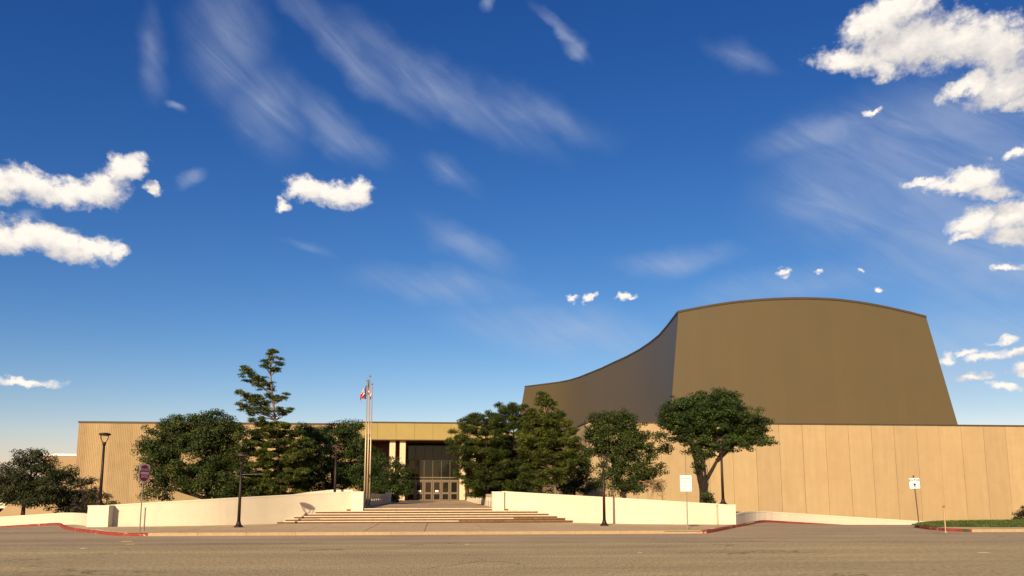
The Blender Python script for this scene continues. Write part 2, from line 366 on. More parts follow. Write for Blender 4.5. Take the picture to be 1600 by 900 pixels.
def leaf_mat(name, c1, c2, c3, trans=.25):
    m = bpy.data.materials.new(name); m.use_nodes = True
    N, L = m.node_tree.nodes, m.node_tree.links
    N.clear(); out = N.new('ShaderNodeOutputMaterial')
    g = N.new('ShaderNodeNewGeometry')
    cr = N.new('ShaderNodeValToRGB'); e = cr.color_ramp.elements
    e[0].position = 0; e[0].color = (*c1, 1); e[1].position = 1; e[1].color = (*c3, 1)  # random leaf tone, widened so the colour imitates sunlit highlights and dark shadow
    k = e.new(.55); k.color = (*c2, 1)
    nz = N.new('ShaderNodeTexNoise'); nz.inputs['Scale'].default_value = 1.1; nz.inputs['Detail'].default_value = 3; L.new(g.outputs['Position'], nz.inputs['Vector'])
    a = N.new('ShaderNodeMath'); a.operation = 'MULTIPLY_ADD'; a.inputs[1].default_value = .55; L.new(g.outputs['Random Per Island'], a.inputs[0])
    b = N.new('ShaderNodeMath'); b.operation = 'MULTIPLY_ADD'; b.inputs[1].default_value = 1.5; b.inputs[2].default_value = -.55; L.new(nz.outputs['Fac'], b.inputs[0]); L.new(b.outputs[0], a.inputs[2])
    L.new(a.outputs[0], cr.inputs[0])
    d = N.new('ShaderNodeBsdfPrincipled'); d.inputs['Roughness'].default_value = .6; d.inputs['Specular IOR Level'].default_value = .25
    L.new(cr.outputs[0], d.inputs['Base Color'])
    t = N.new('ShaderNodeBsdfTranslucent'); L.new(cr.outputs[0], t.inputs['Color'])
    mx = N.new('ShaderNodeMixShader'); mx.inputs[0].default_value = trans
    L.new(d.outputs[0], mx.inputs[1]); L.new(t.outputs[0], mx.inputs[2]); L.new(mx.outputs[0], out.inputs[0])
    MAT[name] = m
leaf_mat('oak_leaf', (.008, .015, .003), (.030, .050, .007), (.105, .130, .022))
leaf_mat('oak_leaf_deep', (.007, .017, .003), (.026, .050, .007), (.085, .120, .018))
leaf_mat('elm_leaf', (.008, .013, .004), (.028, .038, .010), (.085, .090, .026))
leaf_mat('pine_needle', (.015, .026, .004), (.063, .086, .011), (.185, .205, .034))
leaf_mat('pine_top', (.030, .036, .012), (.070, .078, .026), (.15, .14, .05))
leaf_mat('cedar_leaf', (.012, .021, .004), (.046, .068, .011), (.148, .170, .032))
leaf_mat('myrtle_leaf', (.020, .020, .008), (.050, .044, .016), (.10, .080, .030))
leaf_mat('grass_blade', (.035, .060, .010), (.075, .11, .020), (.14, .17, .04))

# ------------------------------------------------------------------ mesh helpers
class MB:
    def __init__(s): s.v, s.f = [], []
    def add(s, vs, fs):
        o = len(s.v); s.v += [tuple(v) for v in vs]; s.f += [tuple(i + o for i in f) for f in fs]; return s
    def box(s, x0, x1, y0, y1, z0, z1):
        return s.add([(x0,y0,z0),(x1,y0,z0),(x1,y1,z0),(x0,y1,z0),(x0,y0,z1),(x1,y0,z1),(x1,y1,z1),(x0,y1,z1)],
                     [(0,3,2,1),(4,5,6,7),(0,1,5,4),(1,2,6,5),(2,3,7,6),(3,0,4,7)])
    def prism(s, poly, z0, z1):
        n = len(poly)
        a = sum(poly[i][0]*poly[(i+1)%n][1]-poly[(i+1)%n][0]*poly[i][1] for i in range(n))
        if a < 0: poly = poly[::-1]
        vs = [(p[0],p[1],z0) for p in poly] + [(p[0],p[1],z1) for p in poly]
        return s.add(vs, [tuple(range(n-1,-1,-1)), tuple(range(n,2*n))] + [(i,(i+1)%n,n+(i+1)%n,n+i) for i in range(n)])
    def lathe(s, prof, n=16, cx=0, cy=0):
        vs, fs = [], []
        for r, z in prof:
            for k in range(n):
                t = 2*math.pi*k/n; vs.append((cx+r*math.cos(t), cy+r*math.sin(t), z))
        m = len(prof)
        for i in range(m-1):
            for k in range(n):
                k2 = (k+1) % n; fs.append((i*n+k, i*n+k2, (i+1)*n+k2, (i+1)*n+k))
        fs.append(tuple(range(n-1,-1,-1))); fs.append(tuple((m-1)*n+k for k in range(n)))
        return s.add(vs, fs)
    def tube(s, pts, radii, n=7):
        pts = [Vector(p) for p in pts]; vs, fs = [], []
        for i, p in enumerate(pts):
            d = (pts[min(i+1,len(pts)-1)] - pts[max(i-1,0)])
            d = d.normalized() if d.length > 1e-6 else Vector((0,0,1))
            u = d.orthogonal().normalized() if abs(d.z) > .98 else d.cross(Vector((0,0,1))).normalized()
            w = d.cross(u)
            for k in range(n):
                t = 2*math.pi*k/n; vs.append(p + (u*math.cos(t) + w*math.sin(t))*radii[i])
        for i in range(len(pts)-1):
            for k in range(n):
                k2 = (k+1) % n; fs.append((i*n+k, i*n+k2, (i+1)*n+k2, (i+1)*n+k))
        fs.append(tuple(range(n-1,-1,-1))); fs.append(tuple((len(pts)-1)*n+k for k in range(n)))
        return s.add(vs, fs)
    def ribbon(s, path, thick, z0, z1):
        """a wall that follows a plan polyline; the path is its front face, thickness goes to the back"""
        n = len(path); P = [Vector(p) for p in path]; B = []
        for i in range(n):
            d = (P[min(i+1,n-1)] - P[max(i-1,0)]).normalized(); nn = Vector((-d.y, d.x))
            if s.flip: nn = -nn
            B.append(P[i] + nn*thick)
        vs = []
        for i in range(n):
            vs += [(P[i].x,P[i].y,z0[i]),(B[i].x,B[i].y,z0[i]),(B[i].x,B[i].y,z1[i]),(P[i].x,P[i].y,z1[i])]
        fs = []
        for i in range(n-1):
            a, b = i*4, i*4+4
            for k in range(4): fs.append((a+k, a+(k+1)%4, b+(k+1)%4, b+k))
        fs += [(0,1,2,3), (n*4-1,n*4-2,n*4-3,n*4-4)]
        return s.add(vs, fs)
    flip = False
    def mesh(s, name, mat, smooth=False):
        me = bpy.data.meshes.new(name); me.from_pydata(s.v, [], s.f); me.update()
        if mat: me.materials.append(MAT[mat])
        if smooth: me.polygons.foreach_set('use_smooth', [True]*len(me.polygons))
        import bmesh
        bm = bmesh.new(); bm.from_mesh(me); bmesh.ops.recalc_face_normals(bm, faces=bm.faces); bm.to_mesh(me); bm.free()
        return me
    def build(s, name, mat, parent=None, smooth=False):
        return link(name, s.mesh(name, mat, smooth), parent)
def link(name, me, parent=None, loc=None, rotz=0.0):
    o = bpy.data.objects.new(name, me); C.objects.link(o)
    if parent is not None: o.parent = parent
    if loc is not None: o.location = loc
    if rotz: o.rotation_euler = (0, 0, rotz)
    return o
def tag(o, label, cat, group=None):
    o['label'] = label; o['category'] = cat
    if group: o['group'] = group
    return o
def thing(name, label, cat, loc=(0,0,0), rotz=0.0, group=None):
    o = link(name, None, None, loc, rotz); return tag(o, label, cat, group)
def struct(o): o['kind'] = 'structure'; return o
def stuff(o): o['kind'] = 'stuff'; return o
def copy_tree(o, parent=None):
    c = o.copy(); C.objects.link(c); c.parent = parent
    for ch in list(o.children): copy_tree(ch, c)
    return c
def raw_mesh(name, verts, loops, nper, mat):
    me = bpy.data.meshes.new(name); nf = len(loops)//nper
    me.vertices.add(len(verts)); me.vertices.foreach_set('co', np.ascontiguousarray(verts, dtype=np.float32).ravel())
    me.loops.add(len(loops)); me.loops.foreach_set('vertex_index', np.ascontiguousarray(loops, dtype=np.int32))
    me.polygons.add(nf); me.polygons.foreach_set('loop_start', np.arange(0, len(loops), nper, dtype=np.int32))
    me.update(calc_edges=True); me.materials.append(MAT[mat]); return me
def text_mesh(name, txt, size, mat, extrude=.004):
    cu = bpy.data.curves.new(name, 'FONT'); cu.body = txt; cu.size = size; cu.align_x = 'CENTER'; cu.align_y = 'CENTER'; cu.extrude = extrude; cu.offset = size*.02; cu.resolution_u = 2
    o = bpy.data.objects.new(name, cu); C.objects.link(o)
    me = bpy.data.meshes.new_from_object(o.evaluated_get(bpy.context.evaluated_depsgraph_get()))
    bpy.data.objects.remove(o); bpy.data.curves.remove(cu)
    me.name = name; me.materials.clear(); me.materials.append(MAT[mat])
    me.transform(Matrix.Rotation(R(90), 4, 'X'))            # stands upright, read from -y
    return me
def catmull(pts, k=6):
    out = []; n = len(pts)
    for i in range(n-1):
        p = [pts[max(i-1,0)], pts[i], pts[i+1], pts[min(i+2,n-1)]]
        for j in range(k):
            t = j/k; out.append(tuple(.5*(2*p[1][m] + (p[2][m]-p[0][m])*t + (2*p[0][m]-5*p[1][m]+4*p[2][m]-p[3][m])*t*t + (3*p[1][m]-p[0][m]-3*p[2][m]+p[3][m])*t**3) for m in range(len(pts[0]))))
    out.append(tuple(pts[-1])); return out
def clip_poly(poly, A, B):
    """keep the part of poly on the left of A->B"""
    out = []; n = len(poly)
    def side(p): return (B[0]-A[0])*(p[1]-A[1]) - (B[1]-A[1])*(p[0]-A[0])
    for i in range(n):
        p, q = poly[i], poly[(i+1)%n]; sp_, sq = side(p), side(q)
        if sp_ >= 0: out.append(p)
        if sp_*sq < 0:
            t = sp_/(sp_-sq); out.append((p[0]+(q[0]-p[0])*t, p[1]+(q[1]-p[1])*t))
    return out
def sstep(x, a, b):
    t = min(1, max(0, (x-a)/(b-a))); return t*t*(3-2*t)

CX = -0.65                                                  # axis of the entrance
KERB_B = 39.25
def fall(x, y):
    """height of the ground: flat street, the two driveways sink as they turn away outwards"""
    u = abs(x - CX)
    return -.062*max(0, u-24)*sstep(y, 48.5, 56.5)*(1 if u < 70 else 70/u)

# ------------------------------------------------------------------ ground, street, driveways
def grid(name, xs, ys, zf, mat, keep=None):
    v = [(x, y, zf(x, y)) for y in ys for x in xs]; nx = len(xs); f = []
    for j in range(len(ys)-1):
        for i in range(nx-1):
            if keep is None or keep((xs[i]+xs[i+1])/2, (ys[j]+ys[j+1])/2): f.append((j*nx+i, j*nx+i+1, (j+1)*nx+i+1, (j+1)*nx+i))
    m = MB(); m.add(v, f); return m.build(name, mat)
gx = [-4000,-1200,-400,-150,-90]+[i*3.0 for i in range(-23,24)]+[90,150,400,1200,4000]
gy = [-4000,-1200,-400,-120,0,30,44]+[46+i*1.0 for i in range(14)]+[64,70,90,140,400,1200,4000]
struct(grid('ground', gx, gy, lambda x, y: fall(x, y)-.06, 'earth'))
road = struct(grid('road', [-150,-60,-20,0,20,60,150], [-40,-10,10,20,32.4], lambda x, y: 0.0, 'asphalt'))
struct(grid('driveway', [-150,-90]+[i*2.0 for i in range(-36,37)]+[90,150], [32.4,36,40,44,46]+[47+i*.75 for i in range(15)]+[60], lambda x, y: fall(x, y)+.002, 'road_concrete',
            keep=lambda x, y: y < 39.3 or abs(x-CX) > 13.5))
# tar seams and paint on the street
def decal(name, pts, mat, parent, z=.006):
    MB_ = MB(); MB_.add([(p[0], p[1], z) for p in pts], [tuple(range(len(pts)))]); return MB_.build(name, mat, parent)
def blot(cx, cy, rx, ry, seed, n=11):
    r = random.Random(seed); return [(cx+rx*math.cos(2*math.pi*k/n)*r.uniform(.6,1.1), cy+ry*math.sin(2*math.pi*k/n)*r.uniform(.6,1.1)) for k in range(n)]
for i, (px, py, rx, ry, m) in enumerate([(198,846,.26,.30,'paint_yellow'),(204,850.5,.24,.22,'paint_yellow'),(130,857,.12,.2,'paint_white'),(730,850.5,.12,.14,'paint_white'),(1538,863.5,.30,.12,'paint_white'),(1000,864,.09,.12,'paint_white')]):
    p = at_z(px, py, 0); decal('paint_mark', blot(p.x, p.y, rx, ry, i), m, road)
def seam(a, b, w, seed, z=.005):
    r = random.Random(seed); A, B_ = at_z(*a, 0), at_z(*b, 0); n = 14; up, dn = [], []
    for k in range(n+1):
        t = k/n; p = A.lerp(B_, t); o = r.uniform(-.12,.12); ww = w*r.uniform(.4,1.1)
        up.append((p.x, p.y+o+ww)); dn.append((p.x, p.y+o-ww))
    decal('crack', up+dn[::-1], 'tar', road, z)
seam((0,877),(70,873.5),.06,1); seam((468,860.5),(538,858.5),.09,2); seam((1270/2,851.8),(1325/2,851.2),.08,3); seam((660,889),(760,876),.03,4)
seam((1440/2,879),(1470/2,866),.03,5); seam((250,849.3),(800,847.8),.035,6); seam((1060,864),(1290,862.5),.03,8)
seam((806,846.6),(1600,847.2),.05,9)

# ------------------------------------------------------------------ pavement with kerbs
sw = MB().prism([(CX-14.2,KERB_B+.15),(CX+14.2,KERB_B+.15),(CX+18.9,47.2),(CX+18.9,48.5),(CX-19.3,48.3),(CX-19.3,45.8)], -.3, .135)
side = struct(sw.build('sidewalk', 'joint'))
edge = [((CX-14.15,KERB_B+.16),(CX+14.15,KERB_B+.16)), ((CX+14.15,KERB_B+.16),(CX+20.6,49.6)), ((CX-20.9,47.6),(CX-14.15,KERB_B+.16))]
for ix in range(-7, 7):
    for j, (y0, y1) in enumerate(((KERB_B+.16, 43.0), (43.0, 47.0), (47.0, 51.2))):
        j_ = .018
        p = [(CX+ix*3.05+j_,y0+j_),(CX+ix*3.05+3.05-j_,y0+j_),(CX+ix*3.05+3.05-j_,y1-j_),(CX+ix*3.05+j_,y1-j_)]
        for A, B_ in edge: p = clip_poly(p, A, B_) if p else p
        if j == 2 and not -6 < ix < 5: continue
        if len(p) > 2: MB().prism(p, .10, .15).build('paving_slab', 'sidewalk', side)
kerb = struct(link('kerb', None))
def kerb_run(path, mat, step=2.4, w=.15, h=.155, flip=False):
    P = [Vector(p) for p in path]; segs = []
    for A, B_ in zip(P[:-1], P[1:]):
        n = max(1, round((B_-A).length/step))
        segs += [(A.lerp(B_, k/n), A.lerp(B_, (k+1)/n)) for k in range(n)]
    for A, B_ in segs:
        d = (B_-A).normalized(); A2, B2 = A+d*.006, B_-d*.006
        m = MB(); m.flip = flip
        gz = [fall(A.x, A.y), fall(B_.x, B_.y)]
        nn = Vector((-d.y, d.x)) * (-1 if flip else 1)
        vs = []
        for Q, g in ((A2, gz[0]), (B2, gz[1])):              # battered face with an eased top edge
            for off, z in ((0,-.2),(w,-.2),(w,h),(.05,h),(.02,h-.03)): vs.append((Q.x+nn.x*off, Q.y+nn.y*off, g+z))
        fs = [(k, (k+1)%5, 5+(k+1)%5, 5+k) for k in range(5)] + [(0,1,2,3,4), (9,8,7,6,5)]
        m.add(vs, fs).build('kerb_stone', mat, kerb)
KP = catmull([(14.2,KERB_B),(14.9,39.9),(17.5,44.1),(20.9,49.6),(23.0,53.0),(24.6,54.9),(27.5,56.4),(33,57.6),(46,58.2)], 4)
kerb_run([(CX-13.2,KERB_B),(CX+12.2,KERB_B)], 'kerb')
kerb_run([(CX-14.2,KERB_B),(CX-13.2,KERB_B)], 'red_kerb')
kerb_run([(CX+12.2,KERB_B+.0),(CX+14.2,KERB_B)], 'kerb', h=.09)
kerb_run([(CX+u, b) for u, b in KP], 'red_kerb', 1.5)
KL = catmull([(14.2,KERB_B),(15.0,39.8),(17.6,43.1),(19.4,45.4),(21.4,48.6),(23.2,52.2),(24.8,54.6),(27.5,56.2),(33,57.5),(46,58.2)], 4)
kerb_run([(CX-u, b) for u, b in KL], 'red_kerb', 1.5, flip=True)
# worn white stencil strokes on the red kerbs
for px, py, n in ((160,829.5,5),(1172,818.0,5),(1113,827,3)):
    for k in range(n):
        p = at_z(px+(k-n/2)*2.6, py+(k-n/2)*(.55 if px < 800 else -.45), .1)
        s = Vector((p.x, p.y)); m = MB()
        m.box(p.x-.035, p.x+.035, p.y-.30, p.y-.02, .158, .162) if k % 2 else m.box(p.x-.03, p.x+.05, p.y-.22, p.y-.06, .158, .162)
        m.build('stencil_stroke', 'paint_white', kerb)

# ------------------------------------------------------------------ terrain behind the walls
WING = catmull([(5.0,53.25),(6.3,52.85),(7.5,52.3),(8.6,51.6),(9.7,50.75),(11.0,49.65),(12.5,48.6),(14.0,47.95),(15.8,47.55),(18.6,47.35)], 4)
LOW = catmull([(19.1,47.9),(20.6,50.4),(22.3,53.3),(24.2,55.5),(27.3,57.1),(33,58.3),(46,58.9),(70,59.1)], 4)
def path_b(path, u):
    for (u0, b0), (u1, b1) in zip(path[:-1], path[1:]):
        if u0 <= u <= u1: return b0 + (b1-b0)*(u-u0)/max(1e-6, u1-u0)
    return path[-1][1]
def wing_top(u): return 2.20 - (u-5.0)*(2.20-1.36)/13.6
def low_top(u): return .70 - .062*max(0, u-24.5) + .06*sstep(u, 19, 22)
def bed_z(u, y):
    z = 1.18 - .78*sstep(u, 18.7, 19.25)
    return z - .062*max(0, u-24.5) + (.25*sstep(y, 60, 75) if u < 60 else 0)
for sgn in (-1, 1):
    us = [5.6+i*.6 for i in range(23)] + [19.3,20,21,22,23,24.5,26,28,31,35,40,48,58,69]
    v, f = [], []; rows = 12
    for u in us:
        b0 = path_b(WING, u)+.18 if u < 19 else path_b(LOW, u)+.14
        for k in range(rows): 
            y = b0 + (117-b0)*(k/(rows-1))**1.5; v.append((CX+sgn*u, y, bed_z(u, y)))
    for i in range(len(us)-1):
        for k in range(rows-1): f.append((i*rows+k, i*rows+k+1, (i+1)*rows+k+1, (i+1)*rows+k))
    struct(MB().add(v, f).build('planting_bed', 'soil'))

# ------------------------------------------------------------------ wing walls and low driveway walls
def wing_wall(sgn, label):
    t = thing('wing_wall', label, 'wall', (CX, 0, 0))
    fl = sgn < 0
    def seg(u0, u1): return [p for p in WING if u0 <= p[0] <= u1]
    def piece(name, pts, thick, zt0, zt1, mat, fwd=0.0):
        m = MB(); m.flip = fl
        path = [(sgn*u, b-fwd) for u, b in pts]
        m.ribbon(path, thick, [zt0(u) for u, _ in pts], [zt1(u) for u, _ in pts]); return m.build(name, mat, t)
    lo = lambda u: -.25
    for pts in (WING,):
        piece('wall_panel', pts, .30, lo, lambda u: wing_top(u)-.075, 'cream_wall')
        piece('coping', pts, .36, lambda u: wing_top(u)-.074, wing_top, 'cream_light', .025)
    # end block and plaza pedestal
    u0, u1, y0 = (18.05, 19.2, 46.7) if sgn < 0 else (17.9, 19.0, 47.0)
    x0, x1 = sorted((sgn*u0, sgn*u1))
    MB().box(x0, x1, y0, 48.6, -.25, 1.30).build('end_block', 'cream_light', t)
    MB().box(x0-.02, x1+.02, y0-.02, 48.62, 1.301, 1.36).build('block_cap', 'cream_light', t)
    x0, x1 = sorted((sgn*18.62, sgn*18.92))
    MB().box(x0, x1, 48.63, 62, -.25, 1.26).build('return_wall', 'cream_wall', t)
    x0, x1 = sorted((sgn*4.32, sgn*5.12))
    MB().box(x0, x1, 52.95, 53.75, .1, 2.10).build('pedestal', 'cream_light', t)
    MB().box(x0-.02, x1+.02, 52.93, 53.77, 2.101, 2.17).build('pedestal_cap', 'cream_light', t)
    return t
wing_wall(-1, 'curved cream wing wall on the flagpole side of the stairs')
wing_wall(1, 'curved cream wing wall on the side of the stairs towards the brown auditorium')
# short inner planter wall behind the flagpole-side wing wall
m = MB(); m.flip = True
m.ribbon([(-5.2,54.6),(-6.6,54.5),(-8.2,54.0),(-9.6,53.2)], .28, [.3]*4, [2.30,2.30,2.12,1.86])
tag(m.build('planter_wall', 'cream_light'), 'short cream planter wall behind the curved wall beside the flagpoles', 'wall').location = (CX, 0, 0)
for sgn, lab in ((-1, 'low cream driveway wall curving away beneath the shady trees past the no entry sign'), (1, 'low cream driveway wall running down in front of the tan panelled wall')):
    t = thing('driveway_wall', lab, 'wall', (CX, 0, 0))
    pts = LOW
    m = MB(); m.flip = sgn < 0
    m.ribbon([(sgn*u, b) for u, b in pts], .26, [fall(CX+u, b)-.4 for u, b in pts], [low_top(u)-.085 for u, _ in pts]).build('wall_body', 'cream_wall', t)
    m = MB(); m.flip = sgn < 0
    m.ribbon([(sgn*u, b-.03) for u, b in pts], .33, [low_top(u)-.084 for u, _ in pts], [low_top(u) for u, _ in pts]).build('coping', 'cream_light', t)

# ------------------------------------------------------------------ grass island by the driveway
isl = catmull([(27.6,40.4),(27.7,42.2),(28.6,44.8),(29.9,46.6),(32,47.8),(38,48.8),(50,50.2),(75,52)], 4)
poly = isl + [(75,KERB_B+.15),(28.0,KERB_B+.15)]
poly = [(x+.13, y-.06) for x, y in poly]
struct(MB().prism(poly, -2.0, .14).build('verge', 'lawn_soil'))
kerb_run([(28.2,KERB_B),(27.6,40.4)] + isl[1:10], 'red_kerb', 1.2, flip=True)
kerb_run([(28.22,KERB_B),(75,KERB_B)], 'kerb')
m = MB(); m.prism([(28.2,KERB_B+.16),(75,KERB_B+.16),(75,41.6),(31.5,41.4),(29.2,42.2),(27.85,41.6)], .1, .152)
struct(m.build('verge_path', 'sidewalk'))
rng = np.random.default_rng(5)
n = 60000
xs = rng.uniform(28.2, 72, n)
lim = np.interp(xs, [p[0] for p in isl[8:]], [p[1] for p in isl[8:]])
f0 = np.interp(xs, [28.2,29.2,31.5,75], [42.4,42.5,41.6,41.7])
ys = f0 + (lim-.2-f0)*rng.uniform(0, 1, n)**.8
ok = lim > f0+.3; xs, ys = xs[ok], ys[ok]; n = len(xs)
hz = .05 + .10*rng.random(n); wz = .012+.012*rng.random(n); an = rng.uniform(0, 6.28, n); ln = rng.normal(0, .03, (n, 2))
mound = .14 + .16*np.clip((ys-f0)/5, 0, 1)*np.clip((lim-ys)/1.5, 0, 1)
v = np.zeros((n, 3, 3)); v[:,0] = np.c_[xs-np.cos(an)*wz, ys-np.sin(an)*wz, mound]; v[:,1] = np.c_[xs+np.cos(an)*wz, ys+np.sin(an)*wz, mound]; v[:,2] = np.c_[xs+ln[:,0], ys+ln[:,1], mound+hz]
g = stuff(link('grass', raw_mesh('grass', v.reshape(-1,3), np.arange(n*3), 3, 'grass_blade')))
tag(g, 'mown green grass on the verge beside the driveway', 'grass')
# the mound below the blades
v, f = [], []
xx = [29.5+i*1.5 for i in range(30)]
for x in xx:
    a0 = float(np.interp(x, [28.2,29.2,31.5,75], [42.4,42.5,41.6,41.7])); a1 = float(np.interp(x, [p[0] for p in isl[8:]], [p[1] for p in isl[8:]]))-.1
    for k in range(9):
        y = a0+(a1-a0)*k/8; v.append((x, y, .142+.16*min(1,max(0,(y-a0)/5))*min(1,max(0,(a1-y)/1.5))))
for i in range(len(xx)-1):
    for k in range(8): f.append((i*9+k, i*9+k+1, (i+1)*9+k+1, (i+1)*9+k))
struct(MB().add(v, f).build('lawn', 'lawn_soil'))

# ------------------------------------------------------------------ stairs and plaza
st = thing('entrance_stairs', 'wide entrance stairs with pale treads and dark brown risers between the curved walls', 'stairs', (CX, 0, 0))
SB = [50.90, 51.25, 51.60, 51.95, 52.35, 53.10]
def wing_u(b):
    for (u0, b0), (u1, b1) in zip(WING[:-1], WING[1:]):
        if b1 <= b <= b0: return u0 + (u1-u0)*(b0-b)/max(1e-6, b0-b1)
    return 5.0
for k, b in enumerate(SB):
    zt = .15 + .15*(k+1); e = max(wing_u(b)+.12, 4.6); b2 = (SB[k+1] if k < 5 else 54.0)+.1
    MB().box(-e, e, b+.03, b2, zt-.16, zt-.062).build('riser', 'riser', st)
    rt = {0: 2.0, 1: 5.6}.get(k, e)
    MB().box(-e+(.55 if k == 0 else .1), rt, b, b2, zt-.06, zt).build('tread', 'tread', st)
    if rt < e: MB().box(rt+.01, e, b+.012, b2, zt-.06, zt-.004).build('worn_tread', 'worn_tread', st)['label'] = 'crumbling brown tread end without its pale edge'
plz = struct(MB().box(-4.9, 4.9, 53.9, 117.6, .2, 1.04).build('plaza', 'joint')); plz.location = (CX, 0, 0)
mS = MB().box(-.793, .793, -1.593, 1.593, .0, .03).mesh('paving_slab', 'plaza_paving')
for i in range(6):
    for j in range(20): link('paving_slab', mS, plz, (-4.0+1.6*i, 55.65+3.2*j-.1, 1.02))

# pierced concrete railings along the plaza
def railing(x, y0, y1, label, mat='cream_wall'):
    t = thing('plaza_railing', label, 'railing', (CX+x, y0, 1.05)); Lr = y1-y0; n = round(Lr/1.15); s = Lr/n
    MB().box(-.09, .09, 0, Lr, 0, .42).build('base_beam', mat, t)
    MB().box(-.11, .11, 0, Lr, .74, .95).build('top_beam', mat, t)
    mp = MB().box(-.09, .09, 0, s*.5, .421, .739).mesh('baluster_block', mat)
    mq = MB().box(-.125, .125, 0, .12, .0, .735).mesh('rib', mat)
    for k in range(n):
        link('baluster_block', mp, t, (0, k*s+s*.25, 0))
        if k % 2 == 0: link('rib', mq, t, (0, k*s+.02, 0))
    return t
railing(-4.78, 53.8, 86.0, 'pierced concrete railing in shade behind the flagpoles')
t = thing('railing_post', 'plain cream concrete post standing at the end of the shaded plaza railing', 'post', (CX-4.78, 86.6, 1.05))
MB().box(-.28, .28, -.28, .28, 0, 1.05).build('post_shaft', 'cream_light', t); MB().box(-.31, .31, -.31, .31, 1.051, 1.12).build('post_cap', 'cream_light', t)
railing(-4.85, 87.4, 104.0, 'low brown railing past the cream post, beside the entrance tree', 'bronze')
railing(4.75, 53.8, 110.0, 'pierced concrete railing in sunlight, leading back to the entrance column')

# ------------------------------------------------------------------ entrance lobby
EN = thing('entrance_lobby', 'glazed entrance lobby under a deep yellow-tan canopy on paired pale columns', 'building', (CX-.2, 0, 0))
for k in range(8):
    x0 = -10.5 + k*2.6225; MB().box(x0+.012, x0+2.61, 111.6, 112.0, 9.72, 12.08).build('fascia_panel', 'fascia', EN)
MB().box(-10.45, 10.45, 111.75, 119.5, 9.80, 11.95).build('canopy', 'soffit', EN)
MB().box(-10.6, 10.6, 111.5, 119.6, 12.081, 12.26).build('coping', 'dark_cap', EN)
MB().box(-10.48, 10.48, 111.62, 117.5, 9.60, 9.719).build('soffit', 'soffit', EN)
for x in (-5.75, -4.3, 4.3, 5.75):
    c = MB().box(x-.40, x+.40, 112.3, 113.6, 1.02, 9.6).build('column', 'column', EN)
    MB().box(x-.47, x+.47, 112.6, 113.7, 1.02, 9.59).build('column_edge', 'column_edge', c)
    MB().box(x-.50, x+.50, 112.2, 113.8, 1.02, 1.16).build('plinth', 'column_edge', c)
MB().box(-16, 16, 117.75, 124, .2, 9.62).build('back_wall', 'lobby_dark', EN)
for x0, x1 in ((-10.2, -4.15), (4.15, 10.2)):
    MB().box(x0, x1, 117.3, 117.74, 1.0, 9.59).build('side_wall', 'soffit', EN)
MB().box(10.62, 25, 118.2, 136, .2, 11.3).build('link_wall', 'annex_concrete', EN)
NB, W0 = 6, -3.86
bw = 7.72/NB
for i in range(NB+1):
    x = W0+i*bw; MB().box(x-.05, x+.05, 117.3, 117.5, 1.05, 9.3).build('mullion', 'bronze', EN)
for z, h, nm in ((9.22,.10,'transom'),(7.03,.10,'transom'),(4.45,.16,'transom'),(4.02,.20,'door_head')):
    MB().box(W0-.05, W0+7.77, 117.28, 117.48, z-h/2, z+h/2).build(nm, 'bronze' if z > 4.5 else 'door_rail', EN)
mp = {}
for r, (z0, z1) in enumerate(((7.09, 9.16), (4.54, 6.97), (4.13, 4.36))):
    mp[r] = MB().box(-bw/2+.055, bw/2-.055, -.01, .01, z0, z1).mesh('pane', 'bronze_glass')
    for i in range(NB): 
        p = link('pane', mp[r], EN, (W0+(i+.5)*bw, 117.42, 0), random.Random(i*7+r).uniform(-.006, .006))
for i in range(NB):
    x = W0+(i+.5)*bw; h = bw/2-.06
    d = link('door', None, EN, (x, 117.36, 1.05))
    for sx in (-1, 1): MB().box(min(sx*h, sx*(h-.17)), max(sx*h, sx*(h-.17)), -.03, .03, .02, 2.85).build('door_stile', 'door_rail', d)
    MB().box(-h+.171, h-.171, -.03, .03, 2.70, 2.85).build('top_rail', 'door_rail', d)
    MB().box(-h+.171, h-.171, -.03, .03, .95, 1.22).build('push_rail', 'door_rail', d)
    MB().box(-h+.171, h-.171, -.03, .03, .02, .16).build('bottom_rail', 'door_rail', d)
    MB().box(-h+.172, h-.172, -.008, .008, .161, .949).build('pane', 'bronze_glass', d)
    MB().box(-h+.172, h-.172, -.008, .008, 1.221, 2.699).build('pane', 'bronze_glass', d)
    if i in (1, 3): MB().box(-.24, .24, -.05, -.035, 1.27, 1.52).build('door_notice', 'sign_white', d)

# ------------------------------------------------------------------ ribbed left wing and the annexes behind the trees
LW = thing('ribbed_wing', 'long tan concrete wing with fine vertical ribs and a flat dark coping', 'building', (0, 0, 0))
xa, xb, yb, zt = -50.8, -11.2, 114.6, 12.0
n = int((xb-xa)/.24); pr = []
for k in range(n):
    x = xa + (xb-xa)*k/n; w = (xb-xa)/n
    pr += [(x, yb), (x+w*.55, yb), (x+w*.55, yb+.03), (x+w, yb+.03)]
pr += [(xb, yb+.0), (xb, 135), (xa, 135)]
vs = [(p[0], p[1], -2) for p in pr] + [(p[0], p[1], zt) for p in pr]; N_ = len(pr)
MB().add(vs, [(i, (i+1)%N_, N_+(i+1)%N_, N_+i) for i in range(N_)]).build('ribbed_wall', 'ribbed_concrete', LW)
MB().box(xa+.02, xb-.02, yb+.1, 134.9, zt-.3, zt-.05).build('roof', 'roofing', LW)
MB().box(xa-.08, xb+.05, yb-.10, yb+.45, zt+.001, zt+.24).build('coping', 'dark_cap', LW)
MB().box(xa-.08, xa+.4, yb+.451, 135, zt+.001, zt+.24).build('coping', 'dark_cap', LW)
AX = thing('annex_block', 'low tan annex with a white roof edge set back beyond the ribbed wing', 'building')
ax0 = at_y(66, 740, 118).x
MB().box(ax0, -50.9, 118, 136, -2, 7.45).build('wall', 'annex_concrete', AX)
